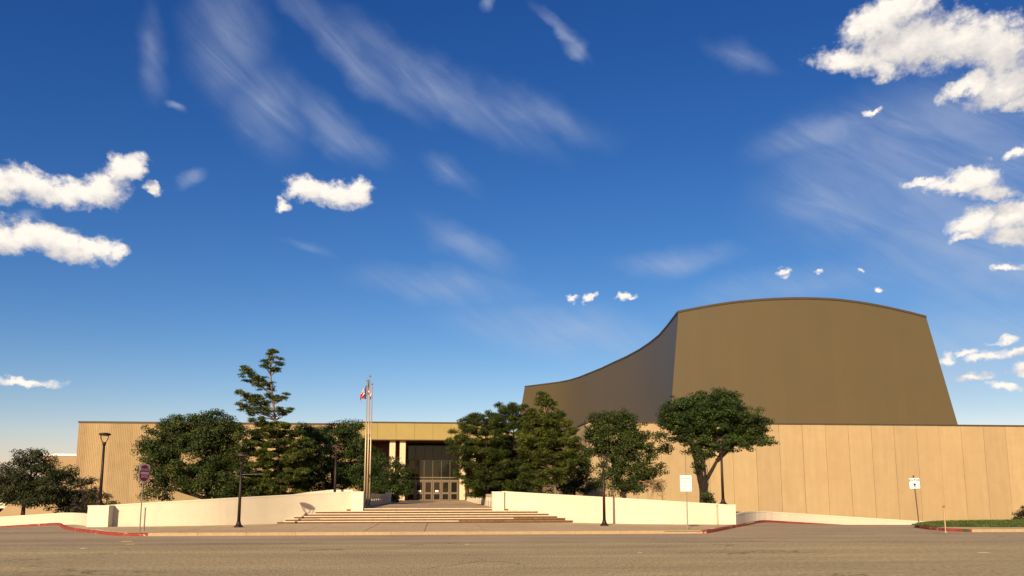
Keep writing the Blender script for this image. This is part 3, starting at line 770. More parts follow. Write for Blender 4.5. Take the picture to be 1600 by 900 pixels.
MB().box(ax0-.2, -50.9, 117.85, 136, 7.451, 7.75).build('roof_edge', 'paint_white', AX)
SL = thing('battered_outbuilding', 'small tan outbuilding with sloping walls and a dark opening under the shady tree', 'building')
p0 = at_y(4, 806, 84); p1 = at_y(102, 806, 84)
x0, x1 = p0.x, p1.x
vs = [(x0-2.2,84,-2),(x1,84,-2),(x1,92,-2),(x0-2.2,92,-2),(x0+1.2,85.0,2.4),(x1-.6,85.0,2.4),(x1-.6,92,2.4),(x0+1.2,92,2.4)]
MB().add(vs, [(4,5,6,7),(0,1,5,4),(1,2,6,5),(2,3,7,6),(3,0,4,7)]).build('wall', 'annex_concrete', SL)
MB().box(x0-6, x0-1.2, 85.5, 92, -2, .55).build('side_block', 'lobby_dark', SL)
MB().box(x0-6, x0-.4, 85.3, 92, .551, 1.5).build('lintel', 'cream_light', SL)

# ------------------------------------------------------------------ tan panelled wing
RW = thing('panelled_wing', 'long windowless wing clad in tall tan concrete panels below the brown auditorium', 'building')
a0, yb, zt, pw = 14.6, 75.0, 8.95, 2.44
MB().box(a0+.02, a0+27*pw, yb+.12, 125, -3, zt-.1).build('wall_core', 'joint', RW)
NPAN = 26
mp = MB(); e = pw/2-.013
mp.prism([(-e+.02,0),(e-.02,0),(e,.02),(e,.13),(-e,.13),(-e,.02)], -3, zt).mesh
me = mp.mesh('wall_panel', 'tan_panel')
rr = random.Random(4)
for i in range(NPAN): link('wall_panel', me, RW, (a0+(i+.5)*pw, yb+rr.uniform(-.015, .015), 0))
mside = MB().box(-.13, 0, -1.2, 1.2, -3, zt).mesh('wall_panel', 'tan_panel')
for j in range(20): link('wall_panel', mside, RW, (a0+.018, yb+1.35+j*2.43, 0))
MB().box(a0-.2, a0+NPAN*pw, yb-.06, yb+.4, zt+.001, zt+.15).build('coping', 'dark_cap', RW)
MB().box(a0-.2, a0+.3, yb+.401, 125, zt+.001, zt+.15).build('coping', 'dark_cap', RW)
MB().box(a0+.3, a0+NPAN*pw, yb+.401, 125, zt-.099, zt-.02).build('roof', 'roofing', RW)

# ------------------------------------------------------------------ brown auditorium
AU = thing('auditorium_hall', 'huge brown metal-clad auditorium with an arched roofline and a concave sweeping side', 'building')
FB = 85.0
topf = [at_y(x, y, FB) for x, y in [(1060,487),(1100,479.3),(1140,473),(1180,469),(1220,466.6),(1255,466),(1300,467.6),(1340,472),(1380,479),(1420,488),(1447,495)]]
topf = [Vector(p) for p in catmull([tuple(p) for p in topf], 3)]
zb = 8.4
bl = at_y(1043.5, 668, FB); br = at_y(1498.5, 668, FB)
xl, xr = bl.x, br.x
tl, tr = topf[0], topf[-1]
botf = [Vector((xl+(xr-xl)*(p.x-tl.x)/(tr.x-tl.x), FB-.35, zb)) for p in topf]
nf = len(topf)
def lofted(name, top, bot, mat, parent, rows=6):
    v, f = [], []; n = len(top)
    for r in range(rows+1):
        for i in range(n): v.append(bot[i].lerp(top[i], r/rows))
    for r in range(rows):
        for i in range(n-1): f.append((r*n+i, r*n+i+1, (r+1)*n+i+1, (r+1)*n+i))
    m = MB(); m.add(v, f); me = bpy.data.meshes.new(name); me.from_pydata(m.v, [], m.f); me.materials.append(MAT[mat])
    me.polygons.foreach_set('use_smooth', [True]*len(me.polygons)); me.update()
    o = link(name, me, parent); return o
lofted('front_wall', topf, botf, 'brown_cladding', AU)
# concave side: the wall runs straight back from the corner, then sweeps outwards; its eaves climb a little
pix = [(1060,487),(1052,497),(1043,509),(1030,524),(1015,536),(1000,546),(980,557),(960,566),(940,575.5),(920,583.5),(905,589.5),(890,594),(875,597),(860,599),(840,601.5),(820,604)]
tops = []
for i, (x, y) in enumerate(pix):
    t_ = i/(len(pix)-1); tops.append(at_z(x, y, tl.z+1.2*t_))
tops[0] = tl.copy()
bots = []
for i, p in enumerate(tops):
    d = tops[min(i+1,len(tops)-1)]-tops[max(i-1,0)]; d.z = 0; d.normalize(); nn = Vector((d.y, -d.x, 0))
    if nn.x > 0: nn = -nn
    bots.append(Vector((p.x, p.y, zb)) + nn*1.35)
ed = tops[-1]-tops[-2]; ed.z = 0; ed.normalize()
for i in range(len(bots)): bots[i] += ed*2.6*max(0, (i-(len(bots)-6))/5)
bots[0] = botf[0].copy()
lofted('side_wall', tops[::-1], bots[::-1], 'brown_cladding', AU)
# far end, right side and roof
fe = [tops[-1], tops[-1]+Vector((14, 22, 0))]; feb = [bots[-1], bots[-1]+Vector((14, 22, 0))]
lofted('end_wall', fe, feb, 'brown_cladding', AU, 2)
rs = [tr, tr+Vector((2, 60, 0))]; rsb = [botf[-1], botf[-1]+Vector((2, 60, 0))]
lofted('far_side_wall', rs, rsb, 'brown_cladding', AU, 2)
m = MB(); cen = Vector((38, 142, 19.0)); ring = tops[::-1] + topf[1:] + [rs[1], fe[1]]
m.add([cen-Vector((0,0,.1))]+[p-Vector((0,0,.06)) for p in ring], [(0, i+1, (i+1) % len(ring)+1) for i in range(len(ring))]); m.build('roof', 'dark_cap', AU)
def trim(pts, name):
    m = MB(); v, f = [], []
    for i, p in enumerate(pts):
        d = pts[min(i+1,len(pts)-1)]-pts[max(i-1,0)]; d.z = 0; d.normalize(); nn = Vector((d.y, -d.x, 0))
        for o, z in ((.09,-.12),(.09,.12),(-.35,.12),(-.35,-.12)): v.append(p+nn*o+Vector((0,0,z)))
    for i in range(len(pts)-1):
        for k in range(4): f.append((i*4+k, i*4+(k+1)%4, i*4+4+(k+1)%4, i*4+4+k))
    f += [(0,1,2,3), (len(pts)*4-1,len(pts)*4-2,len(pts)*4-3,len(pts)*4-4)]
    m.add(v, f).build(name, 'dark_cap', AU)
trim(topf, 'eaves_trim'); trim(tops[::-1], 'eaves_trim')
# lower wall that carries the side of the hall behind the trees
LWL = [Vector((b.x-.6, b.y-.2, 0)) for b in bots]
lofted('base_wall', [p+Vector((0,0,zb+.1)) for p in LWL][::-1], [p+Vector((0,0,-1)) for p in LWL][::-1], 'annex_concrete', AU, 1)

# ------------------------------------------------------------------ street lamps
def make_lamp(arm=False):
    t = link('street_lamp', None); hgt = 3.50
    MB().lathe([(.25,0),(.25,.06),(.19,.10),(.14,.17),(.12,.27),(.095,.34)], 14).build('base_flange', 'lamp_bronze', t, True)
    MB().lathe([(.092,.28),(.080,1.8),(.066,hgt)], 12).build('pole', 'lamp_bronze', t, True)
    h = MB().lathe([(.066,hgt-.05),(.10,hgt+.02),(.105,hgt+.13),(.075,hgt+.17)], 14).build('lamp_socket', 'lamp_bronze', t, True)
    for k in range(4):
        a = math.pi/4 + k*math.pi/2; pts = []
        for s in range(9):
            q = s/8; r = .06 + .235*math.sin(q*math.pi*.5)**.8; pts.append((r*math.cos(a), r*math.sin(a), hgt+.10+.50*q))
        MB().tube(pts, [.022]*9, 6).build('lamp_arm', 'lamp_bronze', t, True)
    MB().lathe([(.30,hgt+.575),(.325,hgt+.60),(.325,hgt+.64),(.26,hgt+.69),(.10,hgt+.715)], 20).build('lamp_cap', 'lamp_bronze', t, True)
    MB().lathe([(.24,hgt+.53),(.26,hgt+.574)], 20).build('lens', 'lamp_glass', t, True)
    if arm: MB().tube([(.05,0,2.95),(1.25,0,2.98)], [.014,.012], 6).build('banner_arm', 'galvanised', t)
    return t
L1 = make_lamp(True)
lamps = [(CX-10.5, 45.45, .15, 'dark bronze street lamp with a bare banner arm on the pavement before the curved wall'),
         (CX+10.45, 45.7, .15, 'dark bronze street lamp on the pavement whose pole shadow falls on the curved wall')]
lamps.append((CX-18.9, 47.5, 1.355, 'dark street lamp with open cup head rising against the ribbed tan wing'))
p = at_y(523, 770, 53.6); lamps.append((p.x, 53.6, 1.15, 'slim street lamp among the dense trees beside the flagpoles'))
lamps.append((CX+18.5, 47.75, 1.355, 'street lamp on the wall end block, its head against the umbrella-shaped tree'))
plain = make_lamp(False)
for i, (x, y, z, lab) in enumerate(lamps):
    o = L1 if i == 0 else (plain if i == 1 else copy_tree(plain))
    o.location = (x, y, z); o.rotation_euler = (0, 0, .2*i); tag(o, lab, 'street lamp', 'lamps along the frontage')
L1.rotation_euler = (0, 0, -.1)

# ------------------------------------------------------------------ flagpoles and flags
FP = []
for i, (y, top, lab) in enumerate(((53.95, 9.75, 'slender tan flagpole flying the limp white and red flag'), (55.9, 10.35, 'tallest of the three flagpoles, between the other two'), (57.9, 10.05, 'slender tan flagpole flying the pale thin flag'))):
    x = CX-4.35
    t = thing('flagpole', lab, 'flagpole', (x, y, 1.05), 0, 'flagpoles beside the stairs')
    MB().lathe([(.16,0),(.16,.06),(.10,.12)], 12).build('base_collar', 'pole_metal', t, True)
    MB().lathe([(.062,.1),(.056,3),(.032,top-1.05)], 10).build('shaft', 'pole_metal', t, True)
    k = top-1.05; MB().lathe([(.012,k),(.055,k+.03),(.075,k+.09),(.055,k+.15),(.01,k+.18)], 10).build('ball_finial', 'galvanised', t, True)
    FP.append((x, y, top))
def limp_flag(base, top, drop, reach, bands, label, seed, side=-1):
    """cloth hanging along the pole: folds bunch together, the fly end sags lowest"""
    x, y, z = base; t = thing('flag', label, 'flag', (x, y, z+top), 0)
    r = random.Random(seed); nu, nv = 26, 22
    def pos(u, v):
        ph = u*9.5+seed; amp = .085*u**.5
        X = side*(.05 + reach*(math.sin(u*math.pi*.62))*(.35+.65*math.sin(min(1, v*1.1)*math.pi*.62)) + .5*amp*math.sin(ph))
        Y = amp*math.cos(ph*1.3) - .05*math.sin(v*5+u*4)
        Z = -drop*v*(.62+.1*math.cos(u*5)) - u*drop*.42*(1-.25*v) + .03*math.sin(ph*2+v*6)
        return (X, Y, Z)
    for (u0, u1, v0, v1, mat, nm) in bands:
        m = MB(); v, f = [], []
        for j in range(nv+1):
            for i in range(nu+1): v.append(pos(u0+(u1-u0)*i/nu, v0+(v1-v0)*j/nv))
        for j in range(nv):
            for i in range(nu): a = j*(nu+1)+i; f.append((a, a+1, a+nu+2, a+nu+1))
        o = m.add(v, f).build(nm, mat, t, True)
        so = o.modifiers.new('cloth_thickness', 'SOLIDIFY'); so.thickness = .006
    return t
limp_flag((FP[0][0], FP[0][1], 0), FP[0][2]-.22, 1.35, .40, [(0,.26,0,1,'flag_blue','hoist_band'),(.26,1,0,.5,'flag_white','white_band'),(.26,1,.5,1,'flag_red','red_band')], 'limp flag with white over red bands bulging off its pole', 2)
bd = [(0,.42,0,.54,'flag_blue','canton')]
for k in range(7):
    bd.append((.42 if k < 4 else 0, 1, k/7*1.0, (k+1)/7, 'flag_red' if k % 2 == 0 else 'flag_white', 'stripe'))
limp_flag((FP[1][0], FP[1][1], 0), FP[1][2]-.15, 1.5, .12, bd, 'limp red and white striped flag with blue corner on the tallest pole', 5)
limp_flag((FP[2][0], FP[2][1], 0), FP[2][2]-.55, .75, .14, [(0,.5,0,1,'flag_white','white_band'),(.5,1,0,1,'flag_blue','blue_band')], 'small pale flag hanging thin beside its pole', 8)

# ------------------------------------------------------------------ signs
def sign_post(t, h, r=.03, mat='galvanised'): MB().lathe([(r,0),(r,h)], 8).build('post', mat, t)
def plate_mesh(w, h, th, rad, mat, name='plate'):
    pts = []
    for cx, cz, a0_ in ((w/2-rad,h/2-rad,0),(-w/2+rad,h/2-rad,90),(-w/2+rad,-h/2+rad,180),(w/2-rad,-h/2+rad,270)):
        for k in range(5): a = R(a0_+k*22.5); pts.append((cx+rad*math.cos(a), cz+rad*math.sin(a)))
    m = MB().prism(pts, -th/2, th/2); me = m.mesh(name, mat); me.transform(Matrix.Rotation(R(90), 4, 'X')); return me
# do not enter: the plate is turned away to face the driveway
p = at_z(218, 833, .15)
t = thing('road_sign', 'red and white DO NOT ENTER sign on a thin pole at the driveway corner', 'sign', (p.x, p.y, .15), 0)
sign_post(t, 3.30)
pl = link('plate', plate_mesh(.84, .84, .006, .10, 'sign_back_white'), t, (0, 0, 2.85), R(75))
pl.location = (.05, -.02, 2.85)
m = MB().lathe([(.39,-.003),(.39,.003)], 40); me = m.mesh('red_disc', 'sign_red'); me.transform(Matrix.Rotation(R(90), 4, 'X')); link('red_disc', me, pl, (0, -.008, 0))
link('white_bar', plate_mesh(.62, .125, .004, .01, 'sign_back_white', 'white_bar'), pl, (0, -.015, 0))
link('lettering', text_mesh('lettering', 'DO NOT', .17, 'sign_back_white'), pl, (0, -.016, .17))
link('lettering', text_mesh('lettering', 'ENTER', .17, 'sign_back_white'), pl, (0, -.016, -.17))
p = at_z(220.5, 831.5, .15)
t = thing('marker_stub', 'short grey steel stub post beside the no entry sign', 'post', (p.x+.02, p.y+.3, .15)); MB().lathe([(.035,0),(.035,1.15)], 8).build('shaft', 'galvanised', t); MB().lathe([(.042,1.15),(.042,1.19)], 8).build('cap', 'galvanised', t)
# small notice sign
p = at_z(1074.6, 827, .15)
t = thing('notice_sign', 'pale rectangular notice sign with green rules on a pole before the wall', 'sign', (p.x, p.y, .15), R(-4))
sign_post(t, 2.78)
pl = link('plate', plate_mesh(.62, .84, .006, .03, 'sign_white'), t, (-.03, -.04, 2.42))
for z, w, h in ((.33,.40,.045),(.25,.46,.045),(.12,.44,.03),(.05,.48,.03),(-.03,.40,.03),(-.11,.46,.03),(-.20,.36,.03),(-.28,.42,.03)):
    MB().box(-w/2, w/2, -.007, -.0045, z-h/2, z+h/2).build('print_line', 'sign_green', pl)
for bx in ((-.3,-.292,-.40,.40),(.292,.3,-.40,.40)): MB().box(bx[0], bx[1], -.007, -.0045, bx[2], bx[3]).build('border_line', 'sign_green', pl)
# enter sign
p = at_z(1435.5, 815.5, .17)
t = thing('enter_sign', 'white ENTER sign with black arrow on a thin leaning pole in the grass', 'sign', (p.x, p.y, .15), 0)
t.rotation_euler = (0, R(-2.6), 0)
sc_ = p.y/1209*1.005
sign_post(t, 74*sc_, .034, 'bronze')
MB().lathe([(.05,0),(.06,.05),(.02,.1)], 8).build('finial', 'riser', t).location = (0, 0, 73*sc_)
W = 16.5*sc_
pl = link('plate', plate_mesh(W, W, .006, .02, 'sign_white'), t, (0, -.03, 62.5*sc_), R(-6))
link('lettering', text_mesh('lettering', 'ENTER', W*.34, 'sign_black'), pl, (0, -.008, W*.28))
m = MB().prism([(-.065*W,-.38*W),(.065*W,-.38*W),(.065*W,-.14*W),(.19*W,-.14*W),(0,.08*W),(-.19*W,-.14*W),(-.065*W,-.14*W)], -.003, .003)
me = m.mesh('arrow', 'sign_black'); me.transform(Matrix.Rotation(R(90), 4, 'X')); link('arrow', me, pl, (0, -.008, -.02))
# bare post on the kerb nose
p = at_z(1477.5, 831, .15)
t = thing('bare_post', 'short bare rusty post standing at the red kerb nose', 'post', (p.x, p.y, .12), 0)
MB().lathe([(.09,0),(.09,.04),(.032,.07),(.030,1.22)], 8).build('shaft', 'pole_metal', t); MB().lathe([(.055,1.22),(.055,1.29),(.03,1.31)], 8).build('cap', 'bark_dead', t)

# ------------------------------------------------------------------ trees
def leaves_to_mesh(name, c, nrm, size, aspect, mat, r, along=None):
    n = len(c)
    t = r.normal(size=(n,3)) if along is None else along + r.normal(size=(n,3))*.18
    nrm = nrm/np.linalg.norm(nrm, axis=1, keepdims=True)
    t -= nrm*np.sum(t*nrm, axis=1, keepdims=True); t /= np.linalg.norm(t, axis=1, keepdims=True)+1e-9
    b = np.cross(nrm, t); s = size[:,None]
    v = np.stack([c-t*s*.5, c+b*s*aspect*.5+nrm*s*.06, c+t*s*.5, c-b*s*aspect*.5+nrm*s*.06], 1).reshape(-1,3)
    return raw_mesh(name, v, np.arange(n*4), 4, mat)
def tree_frame(px, D):
    """metres per pixel and the pixel->world map at distance D along the view axis"""
    f = Vector((_sy, _cy, 0)); rt = Vector((_cy, -_sy, 0))
    def W(x, y, dd=0.0):
        d = ray(x, y); k = (D+dd)/(d.x*f.x+d.y*f.y); return Vector((0,0,CAM_H)) + d*k
    return D/FOC, W, f, rt
def broadleaf(name, label, D, lobes, trunk, seed, leaf='oak_leaf', lsize=.17, dens=1.0, r0=.22, gap=.0, clump=.55, bark='bark', flat=.62, group='broadleaf trees', fill=1.0):
    s, W, f, rt = tree_frame(lobes[0][0], D); r = np.random.default_rng(seed); rr = random.Random(seed)
    root = W(*trunk[0][0]); base = Vector(root)
    t = thing(name, label, 'tree', base, 0, group)
    limbs = MB(); nodes = []
    for path in trunk:
        pts = catmull([tuple(W(q[0], q[1], q[2] if len(q) > 2 else 0)-base) for q in path], 4); n = len(pts)
        k0 = r0 if path is trunk[0] else r0*.62
        rad = [k0*(1-.62*i/(n-1)) for i in range(n)]
        if path is trunk[0]: rad[0] *= 1.35; rad[1] *= 1.1
        limbs.tube(pts, rad, 9); nodes += [(Vector(p), q) for p, q in zip(pts, rad)][n//3:]
    cl = []
    for lb in lobes:
        x, y, rx, ry = lb[:4]; dz = lb[4] if len(lb) > 4 else 0; ka = lb[5] if len(lb) > 5 else 1.0
        c = W(x, y, dz)-base; ax, az_ = rx*s, ry*s; ay = max(.8, .8*ax)
        n = max(4, int(dens*ka*2.6*(ax*ay*az_)**(2/3)/(clump**2)*2.6))
        for _ in range(n):
            d = Vector((rr.gauss(0,1), rr.gauss(0,1), rr.gauss(0,1))).normalized(); k = rr.uniform(.35, 1.0)**.5*rr.uniform(.84, 1.14)
            p = c + rt*d.x*ax*k + f*d.y*ay*k + Vector((0,0,d.z*az_*k))
            if rr.random() < gap: continue
            cl.append((p, clump*rr.uniform(.55, 1.25), c))
    P, Nn, S = [], [], []
    for p, cr, c in cl:
        if nodes:
            q, qr = min(nodes, key=lambda nd: (nd[0]-p).length + .6*max(0, nd[0].z-p.z))
            if rr.random() < .55:
                mid = q.lerp(p, .5) + Vector((rr.uniform(-.2,.2), rr.uniform(-.2,.2), rr.uniform(.0,.3)))
                limbs.tube(catmull([tuple(q), tuple(mid), tuple(p)], 3), [min(qr*.5,.06), .04, .035, .03, .022, .016, .010][:7], 5)
        n = int(fill*120*(cr/.55)**2*(.17/lsize)**1.3)
        d = r.normal(size=(n,3)); d /= np.linalg.norm(d, axis=1, keepdims=True)
        k = r.random((n,1))**.45
        P.append(np.array(p) + d*k*cr*np.array([1.12, 1.12, flat]))
        out = np.array((p-c).normalized() if (p-c).length > 1e-3 else (0,0,1))
        Nn.append(d*.55 + out*.35 + np.array([0,0,.35]) + r.normal(size=(n,3))*.45); S.append(lsize*r.uniform(.55, 1.25, n))
    limbs.build('trunk', bark, t, True)
    P, Nn, S = np.concatenate(P), np.concatenate(Nn), np.concatenate(S)
    link('crown', leaves_to_mesh('crown', P, Nn, S, .55, leaf, r), t)
    return t
def conifer(name, label, D, trunk, branches, seed, leaf='pine_needle', r0=.2, tuft=.34, per=70, nl=.26, bark='bark_pale', droop=.0, group='conifers', step=.42, spread=.3, tflat=.62):
    """branches: (px, py, start on trunk as pixel y, depth offset m, density)"""
    s, W, f, rt = tree_frame(trunk[0][0], D); r = np.random.default_rng(seed); rr = random.Random(seed)
    base = Vector(W(*trunk[0])); t = thing(name, label, 'tree', base, 0, group)
    pts = catmull([tuple(W(q[0], q[1])-base) for q in trunk], 5); n = len(pts)
    limbs = MB().tube(pts, [r0*(1-.86*i/(n-1)) for i in range(n)], 9)
    P, Nn, S, A = [], [], [], []
    def tuftat(p, out, k):
        n = int(per*k); d = r.normal(size=(n,3)); d /= np.linalg.norm(d, axis=1, keepdims=True)
        d = d + np.array(out)*.55 + np.array([0,0,.30]); d /= np.linalg.norm(d, axis=1, keepdims=True)
        P.append(np.array(p) + d*(r.random((n,1))**.6)*tuft*np.array([1.15,1.15,tflat])); A.append(d)
        Nn.append(r.normal(size=(n,3))*.7+np.array([0,0,.8])); S.append(nl*r.uniform(.6,1.2,n))
    for (bx, by, sy, dz, k) in branches:
        tip = W(bx, by, dz)-base; sv = W(trunk[0][0], sy)-base
        q = min((Vector(p) for p in pts), key=lambda p: abs(p.z-sv.z))
        L_ = (tip-q).length; mid = q.lerp(tip, .55) + Vector((0,0,-.06*L_-droop*L_)); path = catmull([tuple(q), tuple(mid), tuple(tip)], 5)
        limbs.tube(path, [max(.012, .05*(1-.75*i/10)) for i in range(11)], 5)
        out = (tip-q).normalized(); m = max(2, int(L_*.80/step))
        for i in range(m):
            a = .28 + .72*(i+1)/m; j = min(9, int(a*10)); u = a*10-j
            p = Vector(path[j]).lerp(Vector(path[j+1]), u) if j < 10 else Vector(path[10])
            w = spread*L_*(1.15-a)
            for h in range(3):
                o = p + Vector((rr.gauss(0,1)*w*.8, rr.gauss(0,1)*w, abs(rr.gauss(0,.10)))); tuftat(o, out, k)
                if rr.random() < .5: limbs.tube([tuple(p), tuple(o)], [.014, .008], 4)
    limbs.build('trunk', bark, t, True)
    P, Nn, S, A = np.concatenate(P), np.concatenate(Nn), np.concatenate(S), np.concatenate(A)
    link('crown', leaves_to_mesh('crown', P, Nn, S, .20, leaf, r, A), t)
    return t

OAK = 'broadleaf trees in the planting beds'
# far left
broadleaf('shade_tree', 'dark spreading tree standing behind the low driveway wall before the outbuilding', 63,
    [(45,740,46,26),(30,760,40,22),(75,762,38,24),(48,718,30,16),(8,765,34,24,1),(80,735,22,14),(-30,760,36,24),(60,780,36,12)],
    [[(34,822),(36,802),(38,785),(44,765)],[(37,790),(24,772),(12,760)],[(38,786),(58,768),(76,755)],[(40,780),(48,745),(50,725)]], 21, 'elm_leaf', .15, .9, .20, .05, .55, group=OAK)
broadleaf('shade_tree', 'dim bushy tree squeezed between the shade tree and the sparse myrtle', 68,
    [(100,760,26,22),(92,785,28,16),(108,738,14,10),(115,785,18,16)], [[(102,822),(103,795),(100,770)],[(102,798),(92,778)],[(102,795),(112,760)]], 22, 'elm_leaf', .15, .9, .13, .05, .5, group=OAK)
broadleaf('crepe_myrtle', 'sparse small tree with thin twigs and loose leaf clumps beside the lamp', 57,
    [(128,757,14,8),(142,752,8,5),(132,778,18,10),(155,776,14,9),(172,790,14,8),(120,795,16,8),(150,795,18,8),(140,765,12,8)],
    [[(136,815),(134,795),(130,775),(127,760)],[(136,808),(146,785),(156,772)],[(136,806),(152,795),(170,788)],[(136,808),(124,792)],[(134,790),(142,768),(143,755)]], 23, 'myrtle_leaf', .13, .75, .07, .1, .36, group=OAK, fill=.8)
# left of the stairs
broadleaf('live_oak', 'broad round dark oak between the no entry sign and the tall pine', 61,
    [(300,705,62,44),(262,690,42,32),(250,730,36,30),(330,675,48,28),(345,720,44,36,1),(285,665,34,16),(335,655,34,12),(245,765,26,18),(370,690,28,30),(365,745,36,26),(330,762,30,14),(230,705,16,18),(310,745,40,22),(348,772,30,12),(385,765,26,14),(290,752,26,14)],
    [[(325,800),(326,775),(322,755),(312,728)],[(325,768),(300,735),(270,715)],[(325,765),(345,735),(355,705)],[(322,752),(322,710),(325,680)],[(325,780),(275,765),(250,755)]], 31, 'oak_leaf', .16, 1.05, .26, .03, .56, group=OAK)
broadleaf('live_oak', 'dense dark oak behind the flagpoles, beneath the canopy end', 72,
    [(515,705,46,34),(530,680,34,22),(495,690,28,26),(545,672,22,14),(505,745,46,26),(555,730,36,34),(465,735,38,34),(480,675,26,12),(572,745,28,28),(560,700,26,22)],
    [[(520,792),(521,765),(519,740),(516,710)],[(520,765),(495,735),(485,700)],[(520,760),(545,730),(552,700)],[(520,770),(560,752),(575,740)]], 32, 'oak_leaf_deep', .16, 1.0, .24, .02, .6, group=OAK)
broadleaf('entrance_tree', 'small dark leafy tree in front of the entrance columns', 93,
    [(610,735,26,22),(628,748,18,16),(595,755,28,20),(612,765,28,14),(585,725,22,24),(632,765,10,10)],
    [[(621,795),(621,775),(618,755),(612,738)],[(620,772),(604,755),(594,745)],[(620,768),(630,752)]], 33, 'oak_leaf', .19, 1.0, .20, .03, .62, group=OAK)
def whorls(cx, rows, seed, jitter=6, k=1.0):
    rr = random.Random(seed); out = []
    for (y, l, rt_, n, up) in rows:
        for i in range(n):
            q = (i+.5)/n; x = cx-l+(l+rt_)*q + rr.uniform(-jitter, jitter); dz = rr.uniform(-1,1)*(l+rt_)/2*.045
            out.append((x, y+rr.uniform(-5,5)-up*abs(x-cx)*.10, y+8+rr.uniform(-2,4), dz, k))
    return out
PN = 'pines in the planting beds'
top = [(380,576,612,.2,.75),(388,580,614,0,.75),(400,592,618,-.4,.7),(408,597,620,.4,.7),(393,585,618,.4,.7),(413,566,590,.3,.7),(421,556,575,0,.7),(430,552,570,.2,.7),(425,549,560,0,.7),(437,572,585,-.3,.7),(430,578,590,.5,.7),(418,570,588,-.5,.7),(438,562,578,.2,.6),
       (375,614,640,.3,.8),(384,618,640,-.3,.8),(395,622,640,.3,.8),(405,620,638,.2,.8),(376,633,652,0,.8),(386,637,655,.4,.8),(398,634,655,-.5,.8),(410,631,650,.5,.8),(420,618,630,-.4,.7),(446,618,634,.2,.8),(440,624,636,-.4,.8),(452,640,654,0,.85),(443,644,656,.4,.8),(436,640,652,-.5,.8),(448,645,658,.6,.8),(415,641,658,-.8,.8),(422,604,618,.5,.6),(432,622,634,.8,.7)]
low = whorls(430, [(662,34,22,7,.4),(676,40,34,8,.4),(690,48,44,10,.3),(706,54,50,11,.3),(722,58,54,12,.2),(738,60,56,12,.1),(754,58,54,12,0),(768,50,50,10,0)], 3, 6, 1.55)
conifer('tall_pine', 'tall leaning pine whose thin layered top rises above the roofline', 62, [(438,800),(436,760),(434,720),(431,670),(428,640),(424,600),(423,572),(425,552)], top+low, 41, 'pine_needle', .17, .35, 90, .24, group=PN, tflat=.40)
# right of the stairs
low = whorls(756, [(658,28,32,8,.8),(674,36,38,10,.7),(692,50,42,10,.6),(708,52,48,11,.5),(724,46,50,11,.4),(740,40,52,11,.2),(756,32,50,10,.1),(770,26,46,8,0)], 7, 6, 1.35)
conifer('cedar_tree', 'feathery cedar with arching sprays overhanging the entrance', 66, [(762,800),(762,750),(760,700),(757,650)], low+[(700,690,705,0,.8),(708,676,700,.5,.8),(722,660,690,0,.8),(735,654,680,.4,.8),(745,650,675,-.4,.7)], 42, 'cedar_leaf', .15, .42, 100, .20, group=PN, bark='bark')
low = whorls(800, [(640,20,22,6,.6),(652,34,34,9,.6),(668,40,38,11,.5),(688,40,38,10,.4),(706,44,42,11,.3),(724,52,48,14,.2),(742,54,50,14,.1),(758,52,48,13,0),(770,46,46,11,0)], 8, 6, 1.35)
conifer('cedar_tree', 'thick olive cedar between the arching cedar and the bare-stemmed pine', 68, [(804,800),(804,750),(803,690),(800,632)], low, 43, 'cedar_leaf', .15, .44, 105, .21, group=PN, bark='bark')
top = [(846,618,640,0,.9),(853,620,640,.3,.9),(858,628,642,-.3,.9),(842,628,645,.4,.9),(850,634,648,0,.9),(864,634,650,.3,.7)]
low = whorls(858, [(650,30,26,7,.5),(662,42,38,10,.5),(676,48,46,11,.4),(690,50,50,12,.4),(706,46,50,11,.3),(722,46,50,10,.2),(738,46,42,7,.1),(752,44,26,5,0)], 9)
conifer('bare_stemmed_pine', 'pine with a pale bare curved trunk showing above the wall', 60, [(870,790),(868,770),(865,745),(864,715),(862,690),(856,660),(851,640),(850,622)], top+low, 44, 'pine_needle', .135, .40, 95, .24, group=PN)
broadleaf('bushy_oak', 'dim bushy oak filling the gap behind the bare-stemmed pine', 70,
    [(895,735,34,24),(915,755,24,16),(880,758,34,14),(905,712,22,16)], [[(898,795),(897,760),(892,735)],[(897,765),(915,750)]], 35, 'oak_leaf_deep', .17, .8, .14, .12, .55, group=OAK)
broadleaf('live_oak', 'ragged oak with bare gaps and a dead side branch near the umbrella-shaped tree', 58,
    [(962,660,44,18),(958,655,36,14),(948,690,36,26),(972,690,40,30),(1000,740,26,18),(950,750,20,14),(955,680,48,24),(990,700,44,26),(930,672,18,22),(1015,690,26,18),(985,735,38,26),(960,725,30,22),(1005,755,30,16),(975,762,30,16),(1030,735,16,12,0,.5),(1040,700,14,14,0,.5)],
    [[(978,800),(976,780),(970,758),(960,735)],[(974,772),(996,750),(1012,720)],[(964,742),(952,705),(950,680)],[(966,750),(982,705),(986,680)]], 36, 'oak_leaf', .15, .72, .20, .10, .50, group=OAK)
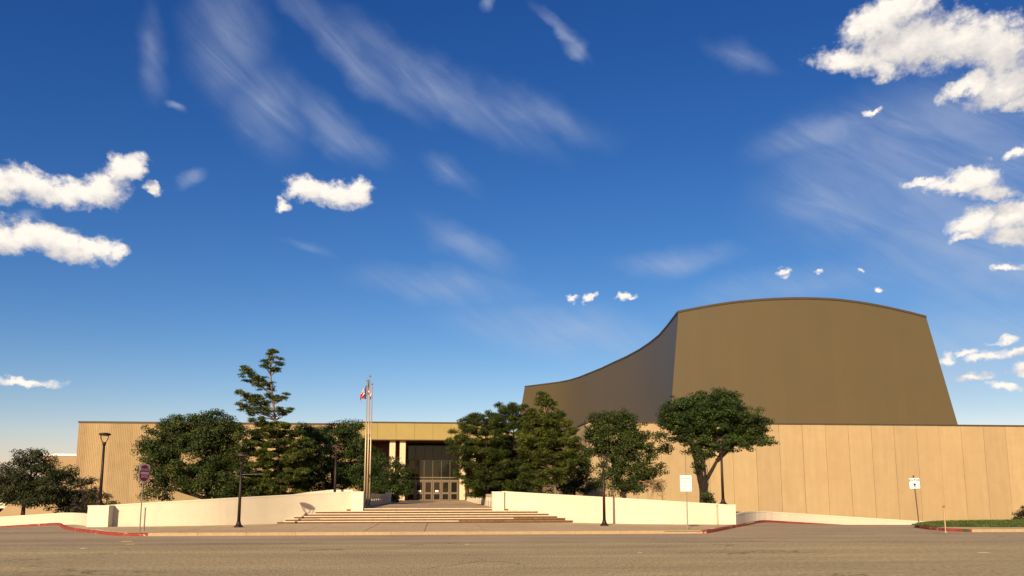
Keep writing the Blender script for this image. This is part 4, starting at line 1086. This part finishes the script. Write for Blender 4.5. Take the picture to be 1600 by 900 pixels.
broadleaf('umbrella_oak', 'umbrella-shaped oak with a forked bare trunk before the tan panels', 54,
    [(1108,632,48,17),(1075,642,40,20),(1140,648,44,22),(1108,662,62,24),(1060,632,28,14),(1160,672,34,20),(1185,685,22,10),(1128,688,40,18),(1088,685,36,16),(1045,650,20,14),(1185,660,14,12,0,.6),(1200,690,9,7,0,.7),(1100,705,30,10,0,.7),(1050,683,22,9,0,.45),(1108,617,26,8),(1100,650,74,28),(1150,690,40,15),(1072,664,44,20),(1170,668,34,22),(1130,632,40,18)],
    [[(1097,806),(1098,785),(1097,765),(1092,742),(1089,715),(1090,690)],[(1097,760),(1108,742),(1118,724),(1128,705),(1136,685)],[(1091,735),(1082,700),(1072,670)],[(1120,720),(1146,696),(1168,680)],[(1090,705),(1105,675),(1108,650)]], 37, 'oak_leaf_deep', .14, .95, .26, .10, .44, bark='bark', flat=.5, group=OAK)
# leafy sprouts at the umbrella oak's foot
broadleaf('sprout_shrub', 'small leafy sprout clump at the foot of the umbrella-shaped oak', 53.6, [(1104,775,8,7),(1108,783,7,6),(1094,712,10,9),(1092,730,7,10)], [[(1101,800),(1102,788),(1104,776)]], 38, 'oak_leaf', .13, 1.0, .04, 0, .24, group='small shrubs')
broadleaf('edge_shrub', 'grey-green shrub growing against the far end of the tan panels', 70, [(1602,806,14,10),(1612,798,12,10),(1592,812,8,5)], [[(1604,830),(1604,815),(1603,803)]], 39, 'myrtle_leaf', .13, .8, .05, 0, .34, group='small shrubs')
# dead branch with bare twigs on the ragged oak's side
s_, W_, f_, rt_ = tree_frame(1040, 57)
b0 = W_(1018, 740); t = thing('dead_branch', 'bare brown dead branch and twigs hanging beside the ragged oak', 'branch', b0)
m = MB(); rr = random.Random(2)
def twig(p, d, L_, r_, depth):
    pts = [p]; q = Vector(p); dd = Vector(d)
    for k in range(4):
        dd = (dd + Vector((rr.uniform(-.3,.3), rr.uniform(-.3,.3), rr.uniform(-.35,.2)))).normalized(); q = q + dd*L_/4; pts.append(tuple(q))
    m.tube(pts, [r_*(1-.18*k) for k in range(5)], 5)
    if depth:
        for k in (1, 2, 3, 4):
            for _ in range(2 if depth > 1 else 1):
                nd = (dd + Vector((rr.uniform(-1,1), rr.uniform(-.8,.8), rr.uniform(-.9,.6)))).normalized(); twig(pts[k], nd, L_*rr.uniform(.4,.65), r_*.5, depth-1)
twig((-1.2,0,-.6), rt_*.9+Vector((0,0,.35)), 1.9, .04, 3); twig((-.9,0,-.5), rt_*.8+Vector((0,0,-.4)), 1.5, .03, 2)
m.build('twigs', 'bark_dead', t, True)
